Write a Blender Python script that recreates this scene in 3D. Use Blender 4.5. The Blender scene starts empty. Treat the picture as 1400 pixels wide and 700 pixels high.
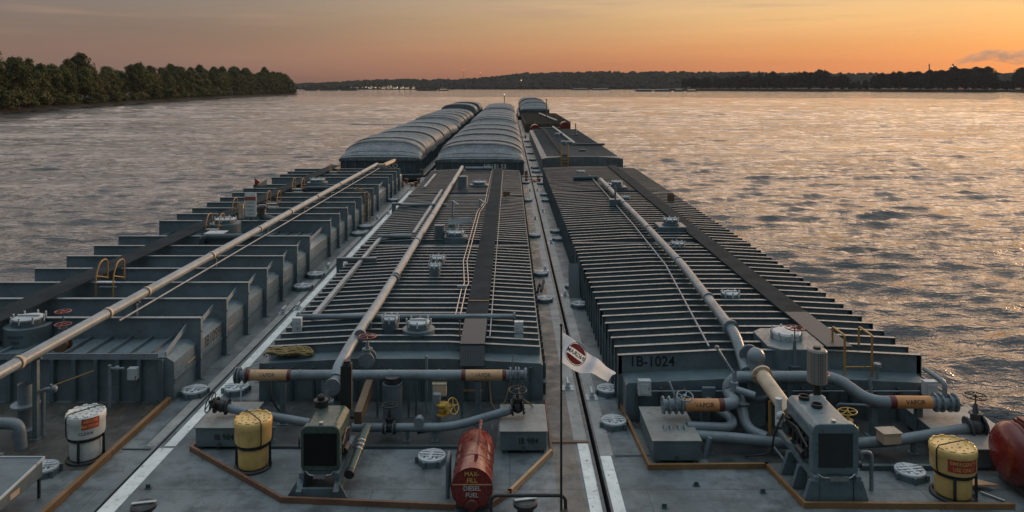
import bpy, math, random
from mathutils import Vector, Matrix, noise
import numpy as np
R = math.radians
PI = math.pi
C = bpy.context.scene.collection
sc = bpy.context.scene
random.seed(7)

# ------------------------------------------------------------------ camera
cam_d = bpy.data.cameras.new('camera'); cam = bpy.data.objects.new('camera', cam_d); C.objects.link(cam)
cam.location = (0, 0, 9); cam.rotation_euler = (R(90), 0, 0)
cam_d.sensor_width = 36; cam_d.lens = 27.0
cam_d.shift_x = 0.0021; cam_d.shift_y = -0.1657
cam_d.clip_start = .1; cam_d.clip_end = 20000
sc.camera = cam
sc.view_settings.view_transform = 'Standard'; sc.view_settings.look = 'None'
sc.view_settings.exposure = 0.0; sc.view_settings.gamma = 1
sc.cycles.max_bounces = 6; sc.cycles.volume_bounces = 1
sc.cycles.use_denoising = True

# ------------------------------------------------------------------ sky
SUN_AZ = 48.0      # degrees to the right of the tow's heading
SUN_EL = 2.5
world = bpy.data.worlds.new('World'); sc.world = world; world.use_nodes = True
nt = world.node_tree; nt.nodes.clear()
def N(t, k, **kw):
    n = t.nodes.new(k)
    for a, b in kw.items(): setattr(n, a, b)
    return n
def mth(t, op, a, b=None, c=None, clamp=False):
    n = N(t, 'ShaderNodeMath', operation=op); n.use_clamp = clamp
    for i, v in enumerate((a, b, c)):
        if v is None: continue
        if isinstance(v, (int, float)): n.inputs[i].default_value = v
        else: t.links.new(v, n.inputs[i])
    return n.outputs[0]
def ramp(t, fac, stops, interp='LINEAR'):
    n = N(t, 'ShaderNodeValToRGB'); n.color_ramp.interpolation = interp
    els = n.color_ramp.elements
    while len(els) < len(stops): els.new(.5)
    for e, (p, c) in zip(els, stops):
        e.position = p; e.color = (*c, 1) if len(c) == 3 else c
    t.links.new(fac, n.inputs[0]); return n.outputs[0]
def mixc(t, fac, a, b, blend='MIX'):
    n = N(t, 'ShaderNodeMix', data_type='RGBA', blend_type=blend)
    for i, v in ((0, fac), (6, a), (7, b)):
        if isinstance(v, (int, float)): n.inputs[i].default_value = v
        elif isinstance(v, tuple): n.inputs[i].default_value = (*v, 1)
        else: t.links.new(v, n.inputs[i])
    return n.outputs[2]
tc = N(nt, 'ShaderNodeTexCoord')
sep = N(nt, 'ShaderNodeSeparateXYZ'); nt.links.new(tc.outputs['Generated'], sep.inputs[0])
el = mth(nt, 'MAXIMUM', sep.outputs[2], 0.0)
elr = mth(nt, 'POWER', el, 0.5)          # finer steps near the horizon: .1->.01 .2->.04 .33->.11 .5->.25
hor = mth(nt, 'SQRT', mth(nt, 'ADD', mth(nt, 'MULTIPLY', sep.outputs[0], sep.outputs[0]), mth(nt, 'ADD', mth(nt, 'MULTIPLY', sep.outputs[1], sep.outputs[1]), 1e-5)))
sa, ca = math.sin(R(SUN_AZ)), math.cos(R(SUN_AZ))
dot = mth(nt, 'DIVIDE', mth(nt, 'ADD', mth(nt, 'MULTIPLY', sep.outputs[0], sa), mth(nt, 'MULTIPLY', sep.outputs[1], ca)), hor)
ang = mth(nt, 'ARCCOSINE', mth(nt, 'MINIMUM', mth(nt, 'MAXIMUM', dot, -1.0), 1.0))   # angle from the sun's bearing
warm = ramp(nt, elr, [(0, (.42, .165, .11)), (.09, (.57, .19, .09)), (.17, (.72, .235, .09)), (.22, (.84, .34, .12)), (.29, (.90, .51, .205)), (.35, (.92, .60, .31)),
                      (.40, (2.5, 1.66, 1.05)), (.52, (3.0, 2.0, 1.34)), (.65, (1.1, .86, .70)), (.8, (.6, .62, .66)), (1, (1.0, 1.2, 1.32))])
cool = ramp(nt, elr, [(0, (.135, .098, .098)), (.1, (.165, .102, .094)), (.2, (.215, .128, .108)), (.3, (.205, .155, .14)), (.35, (.20, .178, .172)),
                      (.43, (.74, .61, .54)), (.52, (1.0, .85, .77)), (.65, (.65, .60, .58)), (.8, (.5, .54, .6)), (1, (1.0, 1.2, 1.32))])
back = ramp(nt, elr, [(0, (.030, .048, .058)), (.5, (.065, .105, .125)), (.8, (.16, .23, .27)), (.93, (.65, .82, .92)), (1, (1.0, 1.2, 1.32))])
t_ang = N(nt, 'ShaderNodeMapRange', interpolation_type='SMOOTHERSTEP'); nt.links.new(ang, t_ang.inputs[0])
t_ang.inputs[1].default_value = R(2); t_ang.inputs[2].default_value = R(88)
t_ang.inputs[3].default_value = 0; t_ang.inputs[4].default_value = 1
col = mixc(nt, t_ang.outputs[0], warm, cool)
fb = N(nt, 'ShaderNodeMapRange', interpolation_type='SMOOTHSTEP'); nt.links.new(mth(nt, 'DIVIDE', sep.outputs[1], hor), fb.inputs[0])   # away from the sunrise side the sky is still dark
fb.inputs[1].default_value = .45; fb.inputs[2].default_value = -.35
col = mixc(nt, fb.outputs[0], col, back)
# thin streaky clouds
mp = N(nt, 'ShaderNodeMapping'); nt.links.new(tc.outputs['Generated'], mp.inputs[0]); mp.inputs[3].default_value = (2.2, 2.2, 34)
nz = N(nt, 'ShaderNodeTexNoise'); nt.links.new(mp.outputs[0], nz.inputs[0]); nz.inputs['Scale'].default_value = 2.6; nz.inputs['Detail'].default_value = 5
cl = ramp(nt, nz.outputs[0], [(.52, (0, 0, 0)), (.68, (1, 1, 1))])
hi = N(nt, 'ShaderNodeMapRange'); nt.links.new(el, hi.inputs[0]); hi.inputs[1].default_value = .05; hi.inputs[2].default_value = .12
clf = mth(nt, 'MULTIPLY', mth(nt, 'MULTIPLY', cl, hi.outputs[0]), .6)
col = mixc(nt, clf, col, (.44, .27, .20))
nz2 = N(nt, 'ShaderNodeTexNoise'); mp2 = N(nt, 'ShaderNodeMapping'); nt.links.new(tc.outputs['Generated'], mp2.inputs[0]); mp2.inputs[3].default_value = (1.0, 1.0, 14)
nt.links.new(mp2.outputs[0], nz2.inputs[0]); nz2.inputs['Scale'].default_value = 2.0; nz2.inputs['Detail'].default_value = 3
br = ramp(nt, nz2.outputs[0], [(.3, (.90, .90, .90)), (.7, (1.08, 1.08, 1.08))])
col = mixc(nt, 1.0, col, br, 'MULTIPLY')
sky = N(nt, 'ShaderNodeTexSky', sky_type='NISHITA'); sky.sun_disc = False
sky.sun_elevation = R(SUN_EL); sky.sun_rotation = R(SUN_AZ)
bg1 = N(nt, 'ShaderNodeBackground'); nt.links.new(col, bg1.inputs[0]); bg1.inputs[1].default_value = 0.98
bg2 = N(nt, 'ShaderNodeBackground'); nt.links.new(sky.outputs[0], bg2.inputs[0]); bg2.inputs[1].default_value = 0.02
ads = N(nt, 'ShaderNodeAddShader'); nt.links.new(bg1.outputs[0], ads.inputs[0]); nt.links.new(bg2.outputs[0], ads.inputs[1])
wo = N(nt, 'ShaderNodeOutputWorld'); nt.links.new(ads.outputs[0], wo.inputs[0])

# ------------------------------------------------------------------ low warm sun (already behind the haze)
sl = bpy.data.lights.new('sun', 'SUN'); so = bpy.data.objects.new('sun', sl); C.objects.link(so)
sl.energy = 2.0; sl.angle = R(12); sl.color = (1.0, .62, .36)
sd = Vector((math.sin(R(SUN_AZ)) * math.cos(R(7)), math.cos(R(SUN_AZ)) * math.cos(R(7)), math.sin(R(7))))
so.rotation_euler = sd.to_track_quat('Z', 'Y').to_euler()

# ------------------------------------------------------------------ materials
def new_mat(name):
    m = bpy.data.materials.new(name); m.use_nodes = True
    t = m.node_tree; b = t.nodes['Principled BSDF']; return m, t, b
def objcoord(t, scale=(1, 1, 1)):
    tc = N(t, 'ShaderNodeTexCoord'); g = N(t, 'ShaderNodeNewGeometry')
    mp = N(t, 'ShaderNodeMapping'); t.links.new(g.outputs['Position'], mp.inputs[0]); mp.inputs[3].default_value = scale
    return mp.outputs[0]
def nse(t, vec, scale, detail=4, rough=.55):
    n = N(t, 'ShaderNodeTexNoise'); t.links.new(vec, n.inputs[0]); n.inputs['Scale'].default_value = scale
    n.inputs['Detail'].default_value = detail; n.inputs['Roughness'].default_value = rough; return n.outputs[0]
def paint(name, base, rough=.5, var=.25, rust=.0, rustcol=(.13, .055, .028), bump=.15, spec=.5, dirt=(.03, .028, .025), dirtamt=.25, metal=0, grain=60):
    m, t, b = new_mat(name); v = objcoord(t)
    a = nse(t, v, 1.1, 5); c = ramp(t, a, [(.3, tuple(x * (1 - var) for x in base)), (.7, tuple(min(1, x * (1 + var)) for x in base))])
    d = nse(t, v, 3.7, 6, .65); dm = ramp(t, d, [(.48, (0, 0, 0)), (.72, (dirtamt,) * 3)])
    c = mixc(t, dm, c, dirt)
    if rust > 0:
        r = nse(t, v, 6.3, 7, .7); rm = ramp(t, r, [(.66 - rust, (0, 0, 0)), (.70 - rust * .8, (.9,) * 3)])
        c = mixc(t, rm, c, rustcol)
    t.links.new(c, b.inputs['Base Color'])
    g = nse(t, v, grain, 3); rr = ramp(t, nse(t, v, 9, 4), [(.3, (max(.05, rough - .12),) * 3), (.7, (min(1, rough + .15),) * 3)])
    t.links.new(rr, b.inputs['Roughness'])
    bp = N(t, 'ShaderNodeBump'); bp.inputs['Strength'].default_value = bump; bp.inputs['Distance'].default_value = .01
    t.links.new(g, bp.inputs['Height']); t.links.new(bp.outputs[0], b.inputs['Normal'])
    b.inputs['Specular IOR Level'].default_value = spec; b.inputs['Metallic'].default_value = metal
    return m
M = {}
M['steel'] = paint('grey_marine_paint', (.095, .135, .152), .42, .28, .05)
M['steel_dark'] = paint('dark_grey_marine_paint', (.050, .070, .080), .45, .25, .05)
M['frame'] = paint('frame_paint', (.115, .155, .172), .34, .2, .03, bump=.08)
M['flange_top'] = paint('sky_lit_flange_paint', (.175, .205, .22), .36, .2, .04, bump=.06)  # frame paint made paler: sky light on the flange tops put into colour
M['frame_wide'] = paint('wide_frame_paint', (.14, .185, .208), .36, .2, .04)
M['pipe'] = paint('pipe_paint', (.15, .19, .215), .38, .25, .03)
M['pipe_light'] = paint('weathered_pipe', (.20, .245, .275), .38, .2, .05, rustcol=(.16, .085, .05))
M['white'] = paint('aged_white_paint', (.60, .62, .61), .5, .15, .05, rustcol=(.25, .15, .09))
M['stripe'] = paint('worn_white_deck_line', (.72, .73, .70), .6, .14, .07, rustcol=(.17, .13, .11))
M['stripe_old'] = paint('worn_grey_deck_line', (.27, .27, .26), .6, .25, .07, rustcol=(.14, .09, .065))
M['lid'] = paint('hatch_lid_paint', (.44, .48, .50), .45, .18, .05)
M['orange'] = paint('ochre_paint', (.21, .11, .042), .6, .25, .06)
M['brown'] = paint('rusty_brown_paint', (.17, .085, .05), .6, .3, .1)
M['tan'] = paint('tan_paint', (.50, .30, .16), .5, .12, .03)
M['tan_dark'] = paint('dull_tan_paint', (.11, .07, .035), .6, .2, .04)
M['tan_light'] = paint('pale_tan_paint', (.46, .36, .26), .5, .15, .03)
M['orange_band'] = paint('orange_band_paint', (.52, .23, .08), .5, .15, .03)
M['darkred'] = paint('dark_red_paint', (.11, .018, .014), .5, .2, 0)
M['redtank'] = paint('red_tank_enamel', (.15, .012, .008), .24, .2, .0, spec=.6, bump=.05, dirtamt=.12)
M['yellow_drum'] = paint('yellow_polyethylene', (.66, .44, .15), .42, .10, 0, dirtamt=.3, bump=.1)
M['white_drum'] = paint('white_polyethylene', (.55, .57, .55), .45, .1, 0, dirtamt=.3, bump=.1)
M['yellow_rail'] = paint('yellow_rail_paint', (.34, .185, .045), .5, .2, .04)
M['yellow_valve'] = paint('yellow_valve_paint', (.42, .27, .05), .5, .15, .03)
M['wheel_red'] = paint('red_wheel_paint', (.28, .075, .055), .5, .25, .03)
M['black'] = paint('black_iron', (.018, .02, .022), .5, .3, .02)
M['black_strap'] = paint('black_strap', (.015, .015, .016), .6, .1, 0)
M['green_engine'] = paint('dark_green_engine_enamel', (.045, .075, .060), .32, .2, .02)
M['grey_engine'] = paint('blue_grey_engine_enamel', (.11, .16, .18), .32, .2, .02)
M['rope'] = paint('straw_rope', (.27, .195, .085), .9, .3, 0, grain=120, bump=.5)
M['catwalk'] = paint('catwalk_grip', (.028, .036, .041), .9, .3, .0, spec=.05)
M['coverA'] = paint('weathered_fibreglass', (.125, .145, .155), .42, .35, .10, bump=.1, rustcol=(.36, .37, .36))
M['coverB'] = paint('weathered_steel_cover', (.11, .13, .14), .42, .35, .09, bump=.1, rustcol=(.36, .37, .36))
M['hull'] = paint('hull_paint', (.05, .058, .062), .6, .25, .08)
M['darkbarge'] = paint('dark_barge_deck_paint', (.07, .062, .045), .6, .3, .08)
M['metal'] = paint('bare_steel', (.42, .42, .42), .3, .15, .04, metal=.8)
M['flag'] = paint('off_white_flag_cloth', (.62, .56, .50), .8, .04, 0, dirtamt=.08, bump=.05)
def clothmat():
    m, t, b = new_mat('thin_flag_cloth'); b.inputs['Base Color'].default_value = (.80, .82, .84, 1); b.inputs['Roughness'].default_value = .9; b.inputs['Specular IOR Level'].default_value = .1
    tr = N(t, 'ShaderNodeBsdfTranslucent'); tr.inputs[0].default_value = (.80, .86, .92, 1); mx = N(t, 'ShaderNodeMixShader'); mx.inputs[0].default_value = .78
    t.links.new(b.outputs[0], mx.inputs[1]); t.links.new(tr.outputs[0], mx.inputs[2]); t.links.new(mx.outputs[0], t.nodes['Material Output'].inputs[0]); return m
M['flag'] = clothmat()
M['flag_red'] = paint('flag_red_print', (.30, .035, .025), .8, .08, 0, dirtamt=.05)
M['navy'] = paint('flag_navy_print', (.02, .03, .07), .8, .05, 0, dirtamt=0)
M['letter_black'] = paint('black_stencil', (.012, .013, .014), .6, .2, 0, dirtamt=0)
M['letter_white'] = paint('white_stencil', (.58, .58, .56), .6, .1, 0)
M['letter_yellow'] = paint('yellow_stencil', (.62, .42, .12), .6, .1, 0)
M['sign_red'] = paint('red_sign', (.36, .035, .02), .5, .1, 0)
M['letter_orange'] = paint('orange_sign_letters', (.75, .36, .12), .5, .1, 0)
M['bark'] = paint('tree_bark', (.10, .08, .06), .9, .2, 0)
M['mud'] = paint('river_bank_mud', (.030, .025, .019), .9, .3, 0, spec=.1)
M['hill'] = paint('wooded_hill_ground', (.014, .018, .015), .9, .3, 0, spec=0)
M['wallpale'] = paint('pale_building_wall', (.22, .21, .20), .8, .1, 0)
def leaf(name, c1, c2):
    m, t, b = new_mat(name)
    oi = N(t, 'ShaderNodeObjectInfo'); v = objcoord(t)
    a = nse(t, v, .35, 3); c = ramp(t, a, [(.35, c1), (.65, c2)])
    k = ramp(t, oi.outputs['Random'], [(0, (.75, .75, .75)), (1, (1.25, 1.2, 1.1))])
    c = mixc(t, 1.0, c, k, 'MULTIPLY'); t.links.new(c, b.inputs['Base Color'])
    b.inputs['Roughness'].default_value = .8; b.inputs['Specular IOR Level'].default_value = .05
    return m
M['leafA'] = leaf('cottonwood_leaves', (.042, .056, .023), (.11, .115, .046))
M['leafB'] = leaf('willow_leaves', (.058, .068, .028), (.135, .125, .052))
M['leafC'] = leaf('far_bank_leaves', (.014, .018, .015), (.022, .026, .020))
def emit(name, col, s):
    m, t, b = new_mat(name); b.inputs['Base Color'].default_value = (*col, 1)
    b.inputs['Emission Color'].default_value = (*col, 1); b.inputs['Emission Strength'].default_value = s; return m
M['lamp_warm'] = emit('warm_lamp', (1, .62, .3), 2); M['lamp_white'] = emit('white_lamp', (1, .9, .75), 1.6); M['lamp_red'] = emit('red_lamp', (1, .12, .05), 2.5)
M['window_lit'] = emit('lit_window', (1, .72, .4), .8)
# deck: non-skid paint over plating with weld seams, stains, rust and scuffs
def deckmat(name='non_skid_deck', tones=((.070, .094, .104), (.135, .165, .176), (.20, .222, .226)), rustamt=.66):
    m, t, b = new_mat(name); v = objcoord(t)
    base = ramp(t, nse(t, v, .45, 7, .65), [(.3, tones[0]), (.5, tones[1]), (.68, tones[2])])
    st = ramp(t, nse(t, v, 1.3, 9, .72), [(.45, (0, 0, 0)), (.62, (.9, .9, .9))])
    c = mixc(t, st, base, tuple(x * .42 for x in tones[1]))
    sc_ = ramp(t, nse(t, objcoord(t, (1.0, .3, 1)), 5, 8, .8), [(.57, (0, 0, 0)), (.68, (.6,) * 3)]); c = mixc(t, sc_, c, (.22, .24, .24))
    sp = objcoord(t, (1, .22, 1)); rs = ramp(t, nse(t, sp, 1.6, 9, .78), [(rustamt - .06, (0, 0, 0)), (rustamt + .05, (.8, .8, .8))])
    c = mixc(t, rs, c, (.12, .07, .045))
    spk = ramp(t, nse(t, v, 11, 4, .6), [(.66, (0, 0, 0)), (.69, (.9, .9, .9))])
    c = mixc(t, spk, c, (.03, .026, .022))
    bk = N(t, 'ShaderNodeTexBrick'); t.links.new(v, bk.inputs[0]); bk.offset = .5
    bk.inputs['Scale'].default_value = 1; bk.inputs['Mortar Size'].default_value = .014; bk.inputs['Brick Width'].default_value = 6.1; bk.inputs['Row Height'].default_value = 2.45
    bk.inputs['Mortar Smooth'].default_value = .5
    c = mixc(t, mth(t, 'MULTIPLY', bk.outputs['Fac'], .75), c, (.03, .028, .025))
    t.links.new(c, b.inputs['Base Color'])
    rr = ramp(t, nse(t, v, 1.8, 6, .65), [(.32, (.30,) * 3), (.62, (.68,) * 3)]); t.links.new(rr, b.inputs['Roughness'])
    bp = N(t, 'ShaderNodeBump'); bp.inputs['Strength'].default_value = .5; bp.inputs['Distance'].default_value = .008
    t.links.new(nse(t, v, 70, 3), bp.inputs['Height'])
    bp2 = N(t, 'ShaderNodeBump'); bp2.inputs['Strength'].default_value = .6; bp2.inputs['Distance'].default_value = .07
    t.links.new(nse(t, v, .8, 3), bp2.inputs['Height']); t.links.new(bp.outputs[0], bp2.inputs['Normal'])
    t.links.new(bp2.outputs[0], b.inputs['Normal']); return m
M['deck_oily_shade'] = deckmat('oily_shaded_pump_deck', ((.020, .026, .028), (.040, .050, .053), (.075, .088, .092)), .62)  # deck grime, with the shade under the pump pipes painted in
M['deck_worn'] = deckmat('worn_brownish_deck', ((.07, .068, .06), (.13, .122, .108), (.19, .18, .16)), .60)
M['deck_muddy'] = deckmat('muddy_deck', ((.035, .034, .030), (.060, .058, .050), (.10, .10, .095)), .62)
M['deck'] = deckmat()
def gratemat():
    m, t, b = new_mat('expanded_grating'); v = objcoord(t, (28, 14, 28))
    ck = N(t, 'ShaderNodeTexChecker'); t.links.new(v, ck.inputs[0]); ck.inputs['Scale'].default_value = 1
    ck.inputs[1].default_value = (.06, .075, .085, 1); ck.inputs[2].default_value = (.018, .02, .022, 1)
    t.links.new(ck.outputs[0], b.inputs['Base Color']); b.inputs['Roughness'].default_value = .6; return m
M['grate'] = gratemat()
def grillemat():
    m, t, b = new_mat('radiator_mesh'); v = objcoord(t, (60, 60, 60))
    ck = N(t, 'ShaderNodeTexChecker'); t.links.new(v, ck.inputs[0]); ck.inputs['Scale'].default_value = 1
    ck.inputs[1].default_value = (.016, .018, .018, 1); ck.inputs[2].default_value = (.003, .003, .003, 1); b.inputs['Specular IOR Level'].default_value = .2
    t.links.new(ck.outputs[0], b.inputs['Base Color']); b.inputs['Roughness'].default_value = .5; return m
M['grille'] = grillemat(); M['grille_fine'] = paint('fine_radiator_mesh', (.022, .027, .029), .5, .3, 0, bump=.6, grain=70)
def perfmat():
    m, t, b = new_mat('perforated_guard'); v = objcoord(t)
    vo = N(t, 'ShaderNodeTexVoronoi'); vo.inputs['Randomness'].default_value = 0.15; t.links.new(v, vo.inputs[0]); vo.inputs['Scale'].default_value = 22
    c = ramp(t, vo.outputs[0], [(.22, (.01, .01, .01)), (.30, (.20, .19, .175))])
    t.links.new(c, b.inputs['Base Color']); b.inputs['Roughness'].default_value = .5; return m
M['perf'] = perfmat()
# water
def watermat():
    m, t, b = new_mat('river_water')
    b.inputs['Base Color'].default_value = (.010, .015, .016, 1); b.inputs['IOR'].default_value = 1.45
    b.inputs['Roughness'].default_value = .06; b.inputs['Specular IOR Level'].default_value = .62
    v = objcoord(t, (.36, 1.0, 1)); v2 = objcoord(t, (1, 1, 1))
    n1 = nse(t, v, .48, 6, .62); n2 = nse(t, v, 1.7, 4, .55); n3 = nse(t, v2, 5.5, 3, .5); n0 = nse(t, objcoord(t, (.30, 1.0, 1)), .13, 4, .6)
    patch = ramp(t, nse(t, objcoord(t, (.3, 1, 1)), .03, 5, .65), [(.36, (.45,) * 3), (.62, (1.35,) * 3)])
    h = mth(t, 'ADD', mth(t, 'MULTIPLY', n1, 1.0), mth(t, 'ADD', mth(t, 'MULTIPLY', n2, .34), mth(t, 'MULTIPLY', n3, .08)))
    h = mth(t, 'MULTIPLY', h, patch); h = mth(t, 'ADD', h, mth(t, 'MULTIPLY', mth(t, 'MULTIPLY', n0, patch), 1.6))
    bp = N(t, 'ShaderNodeBump'); bp.inputs['Strength'].default_value = 1; bp.inputs['Distance'].default_value = .42
    t.links.new(h, bp.inputs['Height']); t.links.new(bp.outputs[0], b.inputs['Normal']); return m
M['water'] = watermat()

# ------------------------------------------------------------------ mesh helpers
def V(*a): return Vector(a)
class MB:
    def __init__(s): s.v = []; s.f = []; s.s = []; s.c = [(0, 0)]
    def cut(s):
        if s.c[-1][0] != len(s.v): s.c.append((len(s.v), len(s.f)))
        return s
    def add(s, vs, fs, sm=False):
        o = len(s.v); s.v += [tuple(x) for x in vs]; s.f += [tuple(i + o for i in f) for f in fs]; s.s += [sm] * len(fs); return s
    def box(s, x0, x1, y0, y1, z0, z1):
        return s.add([(x0, y0, z0), (x1, y0, z0), (x1, y1, z0), (x0, y1, z0), (x0, y0, z1), (x1, y0, z1), (x1, y1, z1), (x0, y1, z1)],
                     [(0, 3, 2, 1), (4, 5, 6, 7), (0, 1, 5, 4), (1, 2, 6, 5), (2, 3, 7, 6), (3, 0, 4, 7)])
    def bar(s, a, b, w, h, up=(0, 0, 1)):      # rectangular bar from a to b
        a, b = Vector(a), Vector(b); d = (b - a).normalized(); u = Vector(up)
        if abs(d.dot(u)) > .95: u = Vector((0, 1, 0))
        r = d.cross(u).normalized(); u = r.cross(d).normalized()
        vs = [p + r * (i * w / 2) + u * (j * h / 2) for p in (a, b) for i, j in ((-1, -1), (1, -1), (1, 1), (-1, 1))]
        return s.add(vs, [(3, 2, 1, 0), (4, 5, 6, 7), (0, 1, 5, 4), (1, 2, 6, 5), (2, 3, 7, 6), (3, 0, 4, 7)])
    def prism(s, poly, a, b, axis='y'):         # poly: 2D points, extruded along axis
        n = len(poly)
        def pt(p, k): return {'y': (p[0], k, p[1]), 'z': (p[0], p[1], k), 'x': (k, p[0], p[1])}[axis]
        vs = [pt(p, a) for p in poly] + [pt(p, b) for p in poly]
        fs = [tuple(range(n)), tuple(range(2 * n - 1, n - 1, -1))] + [(i, i + n, (i + 1) % n + n, (i + 1) % n) for i in range(n)]
        return s.add(vs, fs)
    def tube(s, pts, r, seg=12, cap=True, sm=True):
        pts = [Vector(p) for p in pts]; n = len(pts); rs = r if isinstance(r, (list, tuple)) else [r] * n
        t = [(pts[min(i + 1, n - 1)] - pts[max(i - 1, 0)]).normalized() for i in range(n)]
        u = t[0].orthogonal().normalized(); vs = []
        for i in range(n):
            u = (u - t[i] * u.dot(t[i])).normalized(); w = t[i].cross(u)
            vs += [pts[i] + (u * math.cos(k * 2 * PI / seg) + w * math.sin(k * 2 * PI / seg)) * rs[i] for k in range(seg)]
        s.add(vs, [(i * seg + k, i * seg + (k + 1) % seg, (i + 1) * seg + (k + 1) % seg, (i + 1) * seg + k) for i in range(n - 1) for k in range(seg)], sm)
        if cap:
            s.add(vs[:seg], [tuple(range(seg - 1, -1, -1))]); s.add(vs[-seg:], [tuple(range(seg))])
        return s
    def cyl(s, a, b, r, seg=20, r2=None): return s.tube([a, b], [r, r if r2 is None else r2], seg)
    def lathe(s, prof, c=(0, 0, 0), seg=28, axis='z', sm=True):
        c = Vector(c); vs = []
        for r, h in prof:
            for k in range(seg):
                x, y = r * math.cos(2 * PI * k / seg), r * math.sin(2 * PI * k / seg)
                vs.append(c + {'z': Vector((x, y, h)), 'y': Vector((x, h, y)), 'x': Vector((h, x, y))}[axis])
        fs = [(i * seg + k, i * seg + (k + 1) % seg, (i + 1) * seg + (k + 1) % seg, (i + 1) * seg + k) for i in range(len(prof) - 1) for k in range(seg)]
        return s.add(vs, fs, sm)
    def solid(s, prof, c=(0, 0, 0), seg=28, axis='z'):   # hard edges between profile steps
        for (a, b) in zip(prof, prof[1:]): s.lathe([a, b], c, seg, axis)
        return s
    def ball(s, c, r, seg=16, sz=1): return s.lathe([(max(1e-4, r * math.cos(a)), r * sz * math.sin(a)) for a in [(-.5 + i / 8) * PI for i in range(9)]], c, seg)
    def wheel(s, c, nrm, rad, r, spokes=4):
        c, nrm = Vector(c), Vector(nrm).normalized(); u = nrm.orthogonal().normalized(); w = nrm.cross(u)
        ring = [c + (u * math.cos(a) + w * math.sin(a)) * rad for a in [i * 2 * PI / 28 for i in range(29)]]
        s.tube(ring, r, 8, False); s.cyl(c - nrm * r * 1.5, c + nrm * r * 1.5, r * 2.6, 10)
        for i in range(spokes):
            a = i * 2 * PI / spokes + .3; s.tube([c, c + (u * math.cos(a) + w * math.sin(a)) * rad], r * .85, 6)
        return s
    def flange(s, c, d, r, th=.04, bolts=8):
        c, d = Vector(c), Vector(d).normalized(); s.cyl(c - d * th / 2, c + d * th / 2, r, 24)
        u = d.orthogonal().normalized(); w = d.cross(u)
        for i in range(bolts):
            p = c + (u * math.cos(i * 2 * PI / bolts) + w * math.sin(i * 2 * PI / bolts)) * r * .8
            s.cyl(p - d * th * .95, p + d * th * .95, r * .09, 6)
        return s
    def each(s, name, mat, parent=None, **kw):
        s.cut()
        for (v0, f0), (v1, f1) in zip(s.c, s.c[1:]):
            q = MB(); q.v = s.v[v0:v1]; q.f = [tuple(i - v0 for i in f) for f in s.f[f0:f1]]; q.s = s.s[f0:f1]; o = q.build(name, mat, parent, **kw)
        return o
    def build(s, name, mat, parent=None, loc=None, rz=0, bev=0, kind=None):
        base = wl(parent) if parent else Vector((0, 0, 0))
        off = base if loc is None else Vector((0, 0, 0))
        me = bpy.data.meshes.new(name); me.from_pydata([tuple(Vector(p) - off) for p in s.v], [], s.f)
        me.polygons.foreach_set('use_smooth', s.s); me.materials.append(mat if not isinstance(mat, str) else M[mat]); me.update()
        o = bpy.data.objects.new(name, me); C.objects.link(o); o.parent = parent
        if loc is not None: o.location = Vector(loc) - base
        o.rotation_euler.z = rz
        if bev: b = o.modifiers.new('bevel', 'BEVEL'); b.width = bev; b.segments = 2; b.limit_method = 'ANGLE'; b.angle_limit = R(40)
        if kind: o['kind'] = kind
        return o
def wl(o):
    p = Vector((0, 0, 0))
    while o: p = p + o.location; o = o.parent
    return p
def fillet(pts, r, n=5):
    pts = [Vector(p) for p in pts]; out = [pts[0]]
    for i in range(1, len(pts) - 1):
        a, b, c = pts[i - 1], pts[i], pts[i + 1]; d1 = (a - b); d2 = (c - b)
        rr = min(r, d1.length * .49, d2.length * .49); p, q = b + d1.normalized() * rr, b + d2.normalized() * rr
        out += [p.lerp(b, t).lerp(b.lerp(q, t), t) for t in [k / n for k in range(n + 1)]]
    return out + [pts[-1]]
def tag(o, label=None, cat=None, group=None, kind=None):
    for k, v in (('label', label), ('category', cat), ('group', group), ('kind', kind)):
        if v: o[k] = v
    return o
def thing(name, label, cat, loc=(0, 0, 0), group=None, rz=0):
    o = bpy.data.objects.new(name, None); C.objects.link(o); o.location = loc; o.rotation_euler.z = rz
    return tag(o, label, cat, group)
def inst(src, parent=None, loc=None, rz=None):     # copy of one object (shared mesh)
    o = src.copy(); C.objects.link(o); o.parent = parent
    if loc is not None: o.location = Vector(loc) - (wl(parent) if parent else Vector((0, 0, 0)))
    if rz is not None: o.rotation_euler.z = rz
    return o
def copy_tree(o, parent=None):
    kids = list(o.children); c = o.copy(); C.objects.link(c); c.parent = parent
    for k in kids: copy_tree(k, c)
    return c
def inst_tree(src, parent, loc, rz=None):
    c = copy_tree(src, parent); c.location = Vector(loc) - (wl(parent) if parent else Vector((0, 0, 0)))
    if rz is not None: c.rotation_euler.z = rz
    return c
FONT_CACHE = {}
def textdata(s, size):
    cu = bpy.data.curves.new('t', 'FONT'); cu.body = s; cu.size = size; cu.align_x = 'CENTER'; cu.align_y = 'CENTER'
    cu.resolution_u = 3; cu.offset = size * (.016 if size > .15 else .006)
    o = bpy.data.objects.new('t', cu); C.objects.link(o); dg = bpy.context.evaluated_depsgraph_get(); dg.update()
    me = bpy.data.meshes.new_from_object(o.evaluated_get(dg)); vs = [v.co.copy() for v in me.vertices]; fs = [tuple(p.vertices) for p in me.polygons]
    bpy.data.objects.remove(o); bpy.data.curves.remove(cu); bpy.data.meshes.remove(me); return vs, fs
def lettering(s, size, mat, parent, fn, name='lettering', sx=1.0):
    vs, fs = textdata(s, size); mb = MB(); mb.add([fn(v.x * sx, v.y) for v in vs], fs); return mb.build(name, mat, parent)
def plane_fn(o, xd, yd):
    o, xd, yd = Vector(o), Vector(xd), Vector(yd); return lambda x, y: o + xd * x + yd * y

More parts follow.
